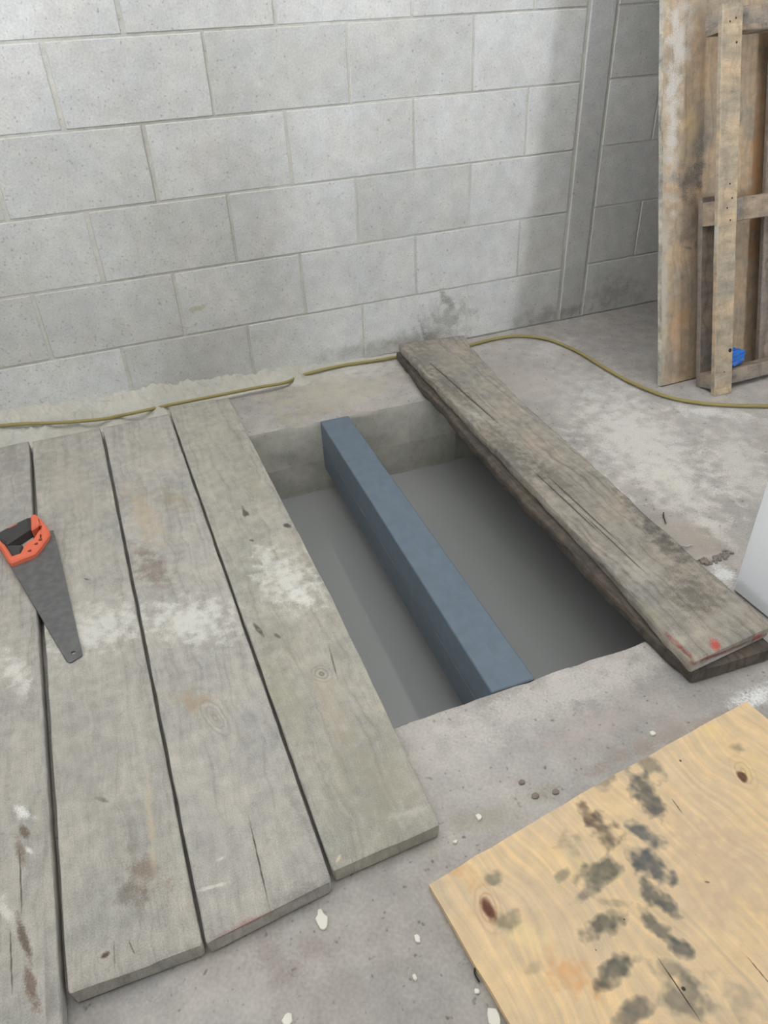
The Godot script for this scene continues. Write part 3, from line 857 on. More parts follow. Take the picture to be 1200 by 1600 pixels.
# corners of the opening: far left, far right, near right, near left
const PIT := [Vector2(-0.64, 0.362), Vector2(0.172, 0.396), Vector2(0.185, 1.566), Vector2(-0.64, 1.549)]

var edge_noise: FastNoiseLite

func pit_at(u: float, v: float) -> Vector2:
	var a: Vector2 = PIT[0].lerp(PIT[1], u)
	var b: Vector2 = PIT[3].lerp(PIT[2], u)
	return a.lerp(b, v)

func ragged(p: Vector2) -> Vector2:
	if edge_noise == null:
		edge_noise = FastNoiseLite.new()
		edge_noise.seed = 77
		edge_noise.frequency = 14.0
		edge_noise.fractal_octaves = 4
	return p + Vector2(edge_noise.get_noise_2d(p.x, p.y), edge_noise.get_noise_2d(p.x + 9.0, p.y)) * 0.006

func floor_mesh() -> ArrayMesh:
	var n := FastNoiseLite.new()
	n.seed = 8
	n.frequency = 2.2
	n.fractal_octaves = 4
	var st := begin()
	# lines of the grid, in hole units along u and v (0..1 is the hole)
	var us := []
	var vs := []
	var wx := 0.82
	var wz := 1.18
	for x in [XL, -2.4, -2.0]: us.append((x + 0.64) / wx)
	for i in 36: us.append((-1.70 + 1.06 * i / 36.0 + 0.64) / wx)
	for i in 31: us.append(i / 30.0)
	for i in 40: us.append(1.0 + (0.02 + 1.5 * (i + 0.2) / 40.0) / wx)
	for x in [1.75, 2.0, XR]: us.append((x + 0.64) / wx)
	for i in 13: vs.append((0.0 + 0.355 * i / 13.0 - 0.37) / wz)
	for i in 51: vs.append(i / 50.0)
	for i in 30: vs.append(1.0 + (0.012 + 0.85 * i / 30.0) / wz)
	for z in [2.5, 3.0, 3.6, ZF + 0.15]: vs.append((z - 0.37) / wz)
	var pos := func(u: float, v: float) -> Vector3:
		var inside := u >= -0.001 and u <= 1.001 and v >= -0.001 and v <= 1.001
		# near the hole follow its skewed sides, far away the straight room
		var sk := pit_at(clampf(u, 0, 1), clampf(v, 0, 1))
		var p := sk
		if u < 0.0: p.x = sk.x + u * wx
		if u > 1.0: p.x = sk.x + (u - 1.0) * (XR - sk.x) / ((XR + 0.64) / wx - 1.0)
		if v < 0.0: p.y = sk.y + v * sk.y / (0.37 / wz)
		if v > 1.0: p.y = sk.y + (v - 1.0) * (ZF + 0.15 - sk.y) / ((ZF + 0.15 - 0.37) / wz - 1.0)
		if inside: p = ragged(p)
		return Vector3(p.x, n.get_noise_2d(p.x, p.y) * 0.0022 - 0.0016 - (0.0012 if inside else 0.0), p.y)
	var uvf := func(p: Vector3) -> Vector2: return Vector2((p.x - FLOOR_X0) / (FLOOR_PX * FLOOR_W), (p.z - FLOOR_Z0) / (FLOOR_PX * FLOOR_H))
	st.set_smooth_group(1)
	for j in vs.size() - 1:
		for i in us.size() - 1:
			if us[i] >= -0.001 and us[i + 1] <= 1.001 and vs[j] >= -0.001 and vs[j + 1] <= 1.001: continue
			var a: Vector3 = pos.call(us[i], vs[j])
			var b: Vector3 = pos.call(us[i + 1], vs[j])
			var c: Vector3 = pos.call(us[i + 1], vs[j + 1])
			var d: Vector3 = pos.call(us[i], vs[j + 1])
			for p in [a, b, c, a, c, d]:
				st.set_uv(uvf.call(p)); st.add_vertex(p)
	st.generate_normals()
	return st.commit()

# the rough sides of the slab and the tank walls below
func pit_mesh(k0: int, k1: int) -> ArrayMesh:
	var n := FastNoiseLite.new()
	n.seed = 18
	n.frequency = 11.0
	n.fractal_octaves = 4
	var st := begin()
	st.set_smooth_group(1)
	var ring := []
	for i in 31: ring.append([i / 30.0, 0.0, Vector3(0, 0, 1)])
	for i in 51: ring.append([1.0, i / 50.0, Vector3(-1, 0, 0)])
	for i in 31: ring.append([1.0 - i / 30.0, 1.0, Vector3(0, 0, -1)])
	for i in 51: ring.append([0.0, 1.0 - i / 50.0, Vector3(1, 0, 0)])
	var depths := [0.0, 0.006, 0.02, 0.04, 0.06, 0.08, 0.10, 0.12, 0.14, 0.16, 0.18, 0.20, 0.22, 0.24, 0.255, 0.265, 0.275, 0.6]
	var at := func(i: int, k: int) -> Vector3:
		var q: Array = ring[i]
		var p := ragged(pit_at(q[0], q[1]))
		var d: float = depths[k]
		var o: Vector3 = q[2]
		var v := Vector3(p.x, -0.0028 - d, p.y)
		var bump := n.get_noise_3d(p.x, d, p.y)
		var amp := 0.0 if k == 0 else 0.007
		var inn := (0.0 if k == 0 else 0.003)
		v += o * (bump * amp + inn * 0.6)
		if q[2].x < -0.5 and k >= 9:   # on the right the tank goes on under the slab
			return Vector3(p.x + 0.08, -0.1395, p.y)
		if q[2].x > -0.5 and k >= 7 and k <= 9: v.y += n.get_noise_2d(p.x * 1.5, p.y * 1.5 + 4.0) * 0.010
		return v
	for i in ring.size() - 1:
		for k in range(k0, k1):
			if ring[i][2].x < -0.5 and ring[i + 1][2].x < -0.5 and k >= 9: continue
			if (ring[i][2].x < -0.5) != (ring[i + 1][2].x < -0.5) and k >= 8: continue
			var a: Vector3 = at.call(i, k)
			var b: Vector3 = at.call(i + 1, k)
			var c: Vector3 = at.call(i + 1, k + 1)
			var d: Vector3 = at.call(i, k + 1)
			for p in [a, c, b, a, d, c]: st.add_vertex(p)
	st.generate_normals()
	return st.commit()

func pit_and_beam() -> void:
	# --- water, its surface 0.2 m below the floor, cloudy below
	var w := thing("water", Vector3(-0.22, -0.258, 0.96))
	tag(w, "still cloudy grey water filling the pit below the floor", "water", "", "stuff")
	var cloudy := matte(rgb(152, 154, 154), 0.0, 0.6)
	put("surface", box_mesh(Vector3(-0.47, -0.35, -0.65), Vector3(0.87, 0.0, 0.65), 0.001), cloudy, w)
	# --- steel beam: two channels welded into a box
	var steel := matte(rgb(104, 118, 132), 0.42, 0.5)
	var sn := NoiseTexture2D.new()
	sn.width = 512; sn.height = 512
	sn.noise = FastNoiseLite.new()
	sn.noise.seed = 3
	sn.noise.frequency = 0.012
	var ramp := Gradient.new()
	ramp.set_color(0, Color(0.90, 0.91, 0.92))
	ramp.set_color(1, Color(1, 1, 1))
	sn.color_ramp = ramp
	steel.albedo_texture = sn
	steel.uv1_triplanar = true
	steel.uv1_scale = Vector3.ONE * 3.0
	var b := thing("steel_beam")
	tag(b, "dark blue-grey steel box beam spanning the open pit", "beam")
	var half := 0.0465
	var top := -0.001
	var mid := -0.088
	var bot := -0.172
	b.rotation.y = -0.0300
	b.position = Vector3(-0.2675, 0, 0.962)
	put("upper_channel", box_mesh(Vector3(-half, mid + 0.0008, -0.585), Vector3(half, top, 0.592), 0.0022), steel, b)
	put("lower_channel", box_mesh(Vector3(-half, bot, -0.585), Vector3(half, mid - 0.0008, 0.592), 0.0022), steel, b)

func board_material(w: int, h: int, x0: float, z0: float, px: float, seed_: int, base: Color, marks: Array, streak := 0.075, blotch := 0.10, warm := 0.018, relief := 0.14) -> StandardMaterial3D:
	var s := board_sheet(w, h, x0, z0, px, seed_, base, streak, blotch, warm)
	if marks:
		var n1 := noise_bytes(w, h, seed_ + 60, 0.035, 4)
		var n2 := noise_bytes(w, h, seed_ + 61, 0.35, 2)
		for m in marks: s.mark(m, n1, n2)
	return surfaced(s, 0.88, relief)

func planks() -> void:
	var px := 0.0011
	var tw := 256 * px
	var th := 1792 * px
	var defs := [
		[[[0.1, -1.36], [2.0, -1.33]], [[0.1, -1.148], [1.08, -1.129], [1.85, -1.109]], [0.172, 0.172], [2.05, 2.05], 0.036, rgb(166, 163, 157), "grey weathered plank with gouged wood at the left edge, handle of the saw on it"],
		[[[0.11, -1.138], [1.8, -1.101]], [[0.18, -0.941], [1.8, -0.925]], [0.178, 0.178], [1.800, 1.806], 0.035, rgb(168, 165, 158), "grey weathered plank under the saw blade, white plaster smear halfway"],
		[[[0.18, -0.932], [1.8, -0.920]], [[0.18, -0.732], [1.8, -0.732]], [0.178, 0.178], [1.806, 1.792], 0.034, rgb(170, 167, 161), "grey weathered plank with tan stains, a long crack at its near end"],
		[[[0.12, -0.7255], [1.78, -0.7265]], [[0.18, -0.535], [1.2, -0.535], [1.78, -0.548]], [0.130, 0.155], [1.779, 1.777], 0.036, rgb(166, 163, 154), "olive-grey plank at the edge of the pit with white plaster splotch"],
	]
	for i in defs.size():
		var d: Array = defs[i]
		var x0: float = d[0][0][1] - 0.05
		var mat := board_material(256, 1792, x0, 0.05, px, 300 + i * 17, d[5], PLANK_MARKS)
		var mesh := plank_mesh(d[0], d[1], d[2], d[3], 0.0005, d[4], 40 + i, x0, 0.05, tw, th)
		var o := put("wooden_plank", mesh, mat)
		tag(o, d[6], "plank", "planks laid beside the pit")
	# the two on the right, one on the other
	var lo_left := [[0.057, 0.098], [0.36, 0.062], [0.53, 0.058], [0.79, 0.037], [0.99, 0.027], [1.17, 0.021], [1.54, 0.011], [1.69, 0.016]]
	var lo_right := [[0.05, 0.31], [0.6, 0.255], [1.25, 0.222], [1.7, 0.205]]
	var m1 := board_material(256, 1792, -0.04, 0.0, px, 401, rgb(90, 84, 78), [], 0.16, 0.2, 0.06, 0.2)
	var o1 := put("wooden_plank", plank_mesh(lo_left, lo_right, [0.062, 0.10], [1.688, 1.700], 0.0005, 0.034, 60, -0.04, 0.0, tw, th, 0.007, 0.003), m1)
	tag(o1, "dark worn plank lying underneath another plank at the right of the pit", "plank", "stacked planks right of the pit")
	var up_left := [[0.066, 0.103], [0.215, 0.092], [0.436, 0.080], [0.73, 0.064], [0.935, 0.057], [1.18, 0.046], [1.387, 0.037], [1.522, 0.021], [1.63, 0.010], [1.69, 0.008]]
	var up_right := [[0.1, 0.345], [0.204, 0.322], [0.577, 0.271], [0.782, 0.258], [0.954, 0.251], [1.251, 0.230], [1.479, 0.219], [1.66, 0.212]]
	var ends := STACK_MARKS.duplicate()
	ends.append_array([[0.1, 1.7065, 0.14, 0.0, 0.0, 0.0075, 178, 172, 172, 0.9, 0.5, 0], [0.1, 1.694, 0.14, 0.0, 0.0, 0.004, 112, 66, 66, 0.6, 0.7, 0]])
	var m2 := board_material(256, 1792, -0.04, 0.0, px, 421, rgb(152, 146, 137), ends, 0.13, 0.13, 0.04, 0.2)
	var o2 := put("wooden_plank", plank_mesh(up_left, up_right, [0.066, 0.10], [1.687, 1.672], 0.0345, 0.065, 61, -0.04, 0.0, tw, th, 0.005, 0.002), m2)
	tag(o2, "brown-grey cracked plank on top of the right stack, red paint spots at its end", "plank", "stacked planks right of the pit")

func plywood() -> void:
	var px := 0.00075
	var s := Sheet.new(1024, 1024, -0.62, 1.72, px)
	var w := 1024
	var warp := noise_bytes(w, w, 501, 0.0035, 2)
	var grain := streak_bytes(w, w, 502, 0.06, 30, 4)
	var fine := noise_bytes(w, w, 503, 0.3, 2)
	var big := noise_bytes(w, w, 504, 0.005, 3)
	var mid := noise_bytes(w, w, 505, 0.02, 4)
	for y in w:
		for x in w:
			var i := y * w + x
			var sx := clampi(x + int((warp[i] - 128) * 0.22 - y * 0.12 + 60), 0, w - 1)
			var gr := grain[y * w + sx] / 255.0 - 0.5
			var bg := big[i] / 255.0 - 0.5
			var md := mid[i] / 255.0 - 0.5
			var fn := fine[i] / 255.0 - 0.5
			var v := 1.0 + gr * 0.17 + bg * 0.12 + md * 0.10 + fn * 0.05
			var hu := bg * 0.10 + gr * 0.08
			s.r[i] = 0.850 * v
			s.g[i] = 0.752 * v * (1.0 - hu * 0.4)
			s.b[i] = 0.612 * v * (1.0 - hu * 1.4)
			s.height[i] = 0.5 + gr * 0.5 + fn * 0.25
	var n1 := noise_bytes(w, w, 506, 0.02, 3)
	var n2 := noise_bytes(w, w, 507, 0.035, 2)
	var order := PLYWOOD_MARKS.duplicate()
	# broad tints first, dirt and knots over them
	order.sort_custom(func(a, b): return a[6] + a[7] > b[6] + b[7])
	for m in order: s.mark(m, n1, n2)
	var mat := surfaced(s, 0.8, 0.06)
	var st := begin()
	var p0 := Vector3(-0.598, 0, 1.845)
	var p1 := Vector3(0.075, 0, 1.768)
	var dv := Vector3(0.119, 0, 1.2142)
	var n := FastNoiseLite.new()
	n.seed = 4
	n.frequency = 3.0
	var at := func(i: int, j: int, y: float) -> Vector3:
		var u := i / 24.0
		var p := p0.lerp(p1, u) + dv * (j / 30.0)
		p.z += sin(u * PI) * -0.004 * (1.0 - j / 30.0)
		if j == 0: p.z += n.get_noise_2d(u * 9.0, 1.0) * 0.002
		if i == 0: p.x += n.get_noise_2d(j * 0.7, 9.0) * 0.002
		p.y = y + n.get_noise_2d(p.x, p.z) * 0.0006
		return p
	var uv := func(p: Vector3) -> Vector2: return Vector2((p.x + 0.62) / (1024 * px), (p.z - 1.72) / (1024 * px))
	for i in 24:
		for j in 30:
			var q := [at.call(i, j, 0.0125), at.call(i + 1, j, 0.0125), at.call(i + 1, j + 1, 0.0125), at.call(i, j + 1, 0.0125)]
			quad(st, q[0], q[1], q[2], q[3], Vector3.UP, [uv.call(q[0]), uv.call(q[1]), uv.call(q[2]), uv.call(q[3])])
			q = [at.call(i, j, 0.0008), at.call(i + 1, j, 0.0008), at.call(i + 1, j + 1, 0.0008), at.call(i, j + 1, 0.0008)]
			quad(st, q[0], q[1], q[2], q[3], Vector3.DOWN, [uv.call(q[0]), uv.call(q[1]), uv.call(q[2]), uv.call(q[3])])
	for e in [[0, 0], [1, 0], [0, 1], [1, 1]]:
		var count: int = 24 if e[0] == 0 else 30
		for k in count:
			var a: Vector3
			var b: Vector3
			var out: Vector3
			var f := []
			for y in [0.0008, 0.0125]:
				for d in [0, 1]:
					if e[0] == 0: f.append(at.call(k + d, 30 * e[1], y))
					else: f.append(at.call(24 * e[1], k + d, y))
			out = Vector3(0, 0, -1 + 2 * e[1]) if e[0] == 0 else Vector3(-1 + 2 * e[1], 0, 0)
			quad(st, f[0], f[1], f[3], f[2], out, [uv.call(f[0]), uv.call(f[1]), uv.call(f[1]), uv.call(f[0])])
	var o := put("plywood_sheet", st.commit(), mat)
	tag(o, "yellow plywood sheet with dark tyre prints lying on the near floor", "plywood")

# boxes of a leaning frame: local x along the wall, y up the slope, z out of the wall
func leaning(called: String, z: float, y: float, slope: float) -> Node3D:
	var o := thing(called, Vector3(0, y, z))
	o.rotation.x = -atan(slope)
	return o

func timber(seed_: int, base: Color, streak := 0.10, blotch := 0.14, warm := 0.1, marks := []) -> StandardMaterial3D:
	var s := board_sheet(384, 1024, 0, 0, 0.001, seed_, base, streak, blotch, warm)
	var n1 := noise_bytes(384, 1024, seed_ + 9, 0.02, 4)
	var n2 := noise_bytes(384, 1024, seed_ + 10, 0.3, 2)
	for m in marks: s.mark(m, n1, n2)
	var m2 := surfaced(s, 0.85, 0.1)
	m2.uv1_triplanar = true
	return m2

func panel_and_pallet() -> void:
	# --- tall sheet leaning on the wall
	var pan := leaning("plywood_board", 0.651, 0.0, 0.264)
	tag(pan, "tall stained plywood panel leaning against the block wall behind the pallet", "panel")
	var px := 0.0012
	var s := board_sheet(512, 1024, 0.0, 0.0, px, 611, rgb(170, 152, 131), 0.08, 0.12, 0.08)
	var n1 := noise_bytes(512, 1024, 612, 0.02, 4)
	var n2 := noise_bytes(512, 1024, 613, 0.3, 2)
	# marks in metres from the panel's lower left corner (y downward from the top of the texture)
	var hgt := 1024 * px
	for m in [[0.035, 0.80, 0.03, 0.0, 0.0, 0.30, 202, 200, 196, 0.85, 0.9, 0], [0.06, 0.98, 0.05, 0.0, 0.0, 0.10, 196, 192, 186, 0.8, 0.9, 0], [0.01, 0.30, 0.018, 0.0, 0.0, 0.40, 186, 182, 172, 0.75, 0.7, 0], [0.09, 0.62, 0.07, 0.0, 0.0, 0.05, 96, 94, 92, 0.7, 0.95, 0], [0.14, 0.70, 0.03, 0.0, 0.0, 0.12, 92, 94, 96, 0.6, 0.95, 0], [0.12, 0.50, 0.05, 0.0, 0.0, 0.09, 108, 98, 90, 0.55, 0.95, 0], [0.10, 0.76, 0.05, 0.0, 0.0, 0.05, 208, 182, 140, 0.5, 0.9, 0], [0.07, 0.20, 0.05, 0.0, 0.0, 0.12, 186, 146, 108, 0.5, 0.9, 0], [0.05, 0.05, 0.06, 0.0, 0.0, 0.05, 140, 122, 104, 0.5, 0.9, 0], [0.10, 0.42, 0.02, 0.006, 0.0, 0.006, 110, 110, 100, 0.7, 0.6, 0], [0.36, 0.6, 0.03, 0.0, 0.0, 0.4, 190, 140, 96, 0.6, 0.8, 0]]:
		var q: Array = m.duplicate()
		q[1] = hgt - m[1]
		s.mark(q, n1, n2)
	var mat := surfaced(s, 0.85, 0.08)
	var st := begin()
	var uvp := func(p: Vector3) -> Vector2: return Vector2((p.x - 0.79) / (512 * px), (hgt - p.y) / hgt)
	var gx := 14
	var gy := 40
	var wob := FastNoiseLite.new()
	wob.seed = 6
	wob.frequency = 5.0
	var at := func(i: int, j: int, z: float) -> Vector3:
		var p := Vector3(0.792 + 1.22 * i / gx, 0.003 + 2.42 * j / gy, z)
		if i == 0: p.x += wob.get_noise_1d(p.y) * 0.003
		return p
	for i in gx:
		for j in gy:
			for f in [[0.0, 1.0], [-0.018, -1.0]]:
				var q := [at.call(i, j, f[0]), at.call(i + 1, j, f[0]), at.call(i + 1, j + 1, f[0]), at.call(i, j + 1, f[0])]
				quad(st, q[0], q[1], q[2], q[3], Vector3(0, 0, f[1]), [uvp.call(q[0]), uvp.call(q[1]), uvp.call(q[2]), uvp.call(q[3])])
	for j in gy:
		quad(st, at.call(gx, j, 0.0), at.call(gx, j + 1, 0.0), at.call(gx, j + 1, -0.018), at.call(gx, j, -0.018), Vector3.RIGHT)
	for i in gx:
		for e in [[0, -1.0], [gy, 1.0]]:
			quad(st, at.call(i, e[0], 0.0), at.call(i + 1, e[0], 0.0), at.call(i + 1, e[0], -0.018), at.call(i, e[0], -0.018), Vector3(0, e[1], 0))
	put("face", st.commit(), mat, pan)
	var edge := begin()
	for j in gy:
		for e in [[0, -1.0]]:
			quad(edge, at.call(e[0], j, 0.0), at.call(e[0], j + 1, 0.0), at.call(e[0], j + 1, -0.018), at.call(e[0], j, -0.018), Vector3(e[1], 0, 0))
	var em := timber(630, rgb(190, 184, 170), 0.2, 0.2, 0.05)
	put("edge", edge.commit(), em, pan)
	tag(pan.get_child(1), "pale plaster-smeared edge", "")

	# --- pallet standing on its side, leaning on the panel
	var pal := leaning("wooden_pallet", 0.775, 0.021, 0.28)
	tag(pal, "wooden pallet frame standing upright, leaning on the plywood panel", "pallet")
	var slat := timber(651, rgb(178, 161, 139), 0.10, 0.16, 0.10, [[0.03, 0.10, 0.03, 0, 0, 0.05, 190, 188, 180, 0.8, 0.9, 0], [0.02, 0.55, 0.05, 0.0, 0, 0.05, 192, 190, 186, 0.85, 0.8, 0], [0.04, 0.95, 0.05, 0.0, 0.0, 0.08, 130, 126, 118, 0.7, 0.95, 0], [0.05, 0.70, 0.01, 0.0, 0.0, 0.18, 206, 172, 126, 0.6, 0.8, 0]])
	var grey := timber(671, rgb(134, 124, 116), 0.14, 0.16, 0.08)
	var brown := timber(691, rgb(150, 136, 122), 0.14, 0.22, 0.15)
	# deck slat in front, with nail holes
	for x in [0.893, 1.40, 1.88]:
		var sl := put("front_slat", worn_bar(Vector3(x, -0.021, -0.018), Vector3(x + 0.070, 1.047, 0.0), 71 + int(x * 10), 0.0025), slat, pal)
		if x < 1.0:
			for h in [[0.918, 1.005], [0.938, 1.012], [0.943, 0.955], [0.932, 0.60], [0.938, 0.50], [0.925, 0.535], [0.942, 0.56], [0.930, 0.05], [0.922, 0.03]]:
				put("nail", disc(Vector3(h[0], h[1], 0.0004), 0.0028), matte(rgb(58, 52, 48), 0.7), sl)
			put("knot", disc(Vector3(0.951, 0.115, 0.0005), 0.0065), matte(rgb(52, 46, 40), 0.9), sl)
	for y in [[0.0, 0.046], [0.492, 0.558], [0.985, 1.045]]:
		put("stringer", worn_bar(Vector3(0.897, y[0], -0.068), Vector3(1.95, y[1], -0.0182), 81 + int(y[0] * 10), 0.003), brown, pal)
	for b in [[0.895, 0.992, 0.0, 0.572], [1.140, 1.250, 0.004, 1.04], [1.42, 1.53, 0.004, 1.04], [1.84, 1.945, 0.004, 1.04]]:
		put("back_board", worn_bar(Vector3(b[0], b[2], -0.0845), Vector3(b[1], b[3], -0.0682), 91 + int(b[0] * 10), 0.002), grey, pal)
	# --- scrap of blue plastic caught behind the lowest stringer
	var bag := put("plastic_bag", lump(Vector3(0.044, 0.026, 0.0165), 9, 0.4, 2.6, 14, 20), matte(rgb(44, 112, 200), 0.35, 0.5))
	bag.transform = pal.transform * Transform3D(Basis(), Vector3(1.008, 0.0785, -0.043))
	tag(bag, "crumpled bright blue plastic bag tucked in the pallet", "bag")

func disc(c: Vector3, r: float) -> ArrayMesh:
	var m := begin()
	for k in 8:
		var a := TAU * k / 8
		var b := TAU * (k + 1) / 8
		var p := c + Vector3(cos(a) * r, sin(a) * r, 0)
		var q := c + Vector3(cos(b) * r, sin(b) * r, 0)
		tri(m, c, p, q, Vector3(0, 0, 1))
		quad(m, p, q, q - Vector3(0, 0, 0.002), p - Vector3(0, 0, 0.002), p - c)
	return m.commit()

# a sawn bar with slightly wavering edges, in pieces along its longest side
func worn_bar(lo: Vector3, hi: Vector3, seed_: int, e: float) -> ArrayMesh:
	var n := FastNoiseLite.new()
	n.seed = seed_
	n.frequency = 7.0
	var size := hi - lo
	var ax := size.max_axis_index()
	var a1 := (ax + 1) % 3
	var a2 := (ax + 2) % 3
	var steps := maxi(6, int(size[ax] / 0.05))
	var st := begin()
	var rows := []
	for i in steps + 1:
		var t := lo[ax] + size[ax] * i / steps
		var row := []
		var j1 := n.get_noise_2d(t, 1.0) * e * 0.9
		var j2 := n.get_noise_2d(t, 20.0) * e * 0.9
		var f := [[lo[a1] + e + j1, lo[a2]], [hi[a1] - e + j2, lo[a2]], [hi[a1] + j2, lo[a2] + e], [hi[a1] + j2, hi[a2] - e], [hi[a1] - e + j2, hi[a2]], [lo[a1] + e + j1, hi[a2]], [lo[a1] + j1, hi[a2] - e], [lo[a1] + j1, lo[a2] + e]]
		for q in f:
			var v := Vector3.ZERO
			v[ax] = t; v[a1] = q[0]; v[a2] = q[1]
			row.append(v)
		rows.append(row)
	var c := (lo + hi) * 0.5
	for i in steps:
		for k in 8:
			var a: Vector3 = rows[i][k]
			var d: Vector3 = rows[i + 1][(k + 1) % 8]
			var out := (a + d) * 0.5 - c
			out[ax] = 0.0
			out[a1] /= size[a1]
			out[a2] /= size[a2]
			quad(st, a, rows[i][(k + 1) % 8], d, rows[i + 1][k], out)
	for end in [0, steps]:
		var out := Vector3.ZERO
		out[ax] = -1.0 if end == 0 else 1.0
		for k in range(1, 7): tri(st, rows[end][0], rows[end][k], rows[end][k + 1], out)
	return st.commit()

func saw() -> void:
	var s := thing("handsaw")
	tag(s, "handsaw with an orange and black handle lying on the planks", "saw")
	# the blade rests on its tip and on the thick handle
	var lift := func(p: Vector2) -> float: return lerpf(0.050, 0.0375, clampf((p.y - 0.72) / 0.44, 0.0, 1.0))
	var steel := matte(rgb(118, 119, 119), 0.42, 0.5)
	steel.metallic = 0.35
	var sn := NoiseTexture2D.new()
	sn.width = 512; sn.height = 512
	sn.noise = FastNoiseLite.new()
	sn.noise.seed = 12
	sn.noise.frequency = 0.02
	var ramp := Gradient.new()
	ramp.set_color(0, Color(0.82, 0.82, 0.82))
	ramp.set_color(1, Color(1, 1, 1))
	sn.color_ramp = ramp
	steel.albedo_texture = sn
	steel.uv1_triplanar = true
	steel.uv1_scale = Vector3.ONE * 4.0
	# two halves that meet on a line through the round hole near the tip
	var tip: Vector2 = SAW_BLADE[3].lerp(SAW_BLADE[4], 0.5)
	var axis := (tip - SAW_HOLE).normalized()
	var right_half := [SAW_BLADE[8], SAW_BLADE[9], SAW_BLADE[0], SAW_BLADE[1], SAW_BLADE[2], SAW_BLADE[3], tip]
	var left_half := [tip, SAW_BLADE[4], SAW_BLADE[5]]
	var ta: Vector2 = SAW_BLADE[5]
	var tb: Vector2 = SAW_BLADE[6]
	var side := (tb - ta).orthogonal().normalized()
	if side.x > 0.0: side = -side
	for k in 130:   # toothed edge, from the tip back to the handle
		left_half.append(ta.lerp(tb, (k + 0.35) / 130.0) + side * 0.0022)
		left_half.append(ta.lerp(tb, (k + 0.95) / 130.0))
	left_half.append_array([SAW_BLADE[6], SAW_BLADE[7], SAW_BLADE[8]])
	var right_side := axis.orthogonal()
	if right_side.x < 0.0: right_side = -right_side
	for k in 9:
		var an := PI * k / 8.0
		right_half.append(SAW_HOLE + (axis * cos(an) + right_side * sin(an)) * 0.0046)
		left_half.append(SAW_HOLE + (-axis * cos(an) - right_side * sin(an)) * 0.0046)
	var lo := func(p: Vector2) -> float: return lift.call(p) - 0.0006
	var hi := func(p: Vector2) -> float: return lift.call(p) + 0.0006
	var blade := begin()
	blade.append_from(outline(right_half, lo, hi, 0.0), 0, Transform3D.IDENTITY)
	blade.append_from(outline(left_half, lo, hi, 0.0), 0, Transform3D.IDENTITY)
	put("blade", blade.commit(), steel, s)
	var orange := matte(rgb(222, 112, 84), 0.5, 0.4)
	var black := matte(rgb(66, 65, 66), 0.6, 0.4)
	var body := put("handle", outline(SAW_FRAME, func(p): return 0.0385, func(p): return 0.0615, 0.004), orange, s)
	put("grip", outline(SAW_GRIP, func(p): return 0.037, func(p): return 0.0650, 0.006), black, s)
	put("palm_panel", outline(SAW_PANEL, func(p): return 0.040, func(p): return 0.0560, 0.002), black, s)
	for q in SAW_MARKINGS:
		var pts := []
		for k in 6: pts.append(q + Vector2(cos(TAU * k / 6), sin(TAU * k / 6)) * (0.0042 + 0.0014 * (k % 2)))
		put("marking", outline(pts, func(p): return 0.0605, func(p): return 0.0621, 0.0), matte(rgb(120, 60, 52), 0.7), body)
	var strip := []
	for q in [[0.35, 0.28], [0.62, 0.28], [0.62, 0.40], [0.35, 0.40]]:
		var a: Vector2 = SAW_GRIP[1].lerp(SAW_GRIP[3], q[0])
		strip.append(a + (SAW_GRIP[7] - SAW_GRIP[2]).normalized() * (q[1] * 0.03))
	put("grip_inlay", outline(strip, func(p): return 0.064, func(p): return 0.0656, 0.0), orange, s)

func cord() -> void:
	var m := matte(rgb(152, 140, 92), 0.65, 0.35)
	var o := put("electric_cord", tube(CORD, 0.0053, 10, 8), m)
	tag(o, "dusty yellow electric cord running along the foot of the wall", "cord")

func rubble_height(x: float, z: float) -> float:
	var h := lerpf(0.085, 0.060, clampf((x + 1.3) / 0.4, 0, 1))
	h = lerpf(h, 0.026, clampf((x + 0.75) / 0.55, 0, 1))
	h = lerpf(h, 0.0, clampf((x + 0.30) / 0.5, 0, 1))
	var w := lerpf(0.160, 0.085, clampf((x + 1.15) / 0.45, 0, 1))
	var s := clampf(z / w, 0.0, 1.0)
	var out := h * pow(1.0 - s, 1.5)
	for q in [[-0.906, 0.10, 0.020], [-0.752, 0.085, 0.022], [-0.275, 0.065, 0.020]]:
		var dx: float = (x - q[0]) / 0.030
		var dz: float = (z - q[1]) / 0.028
		out += q[2] * exp(-dx * dx - dz * dz)
	return out

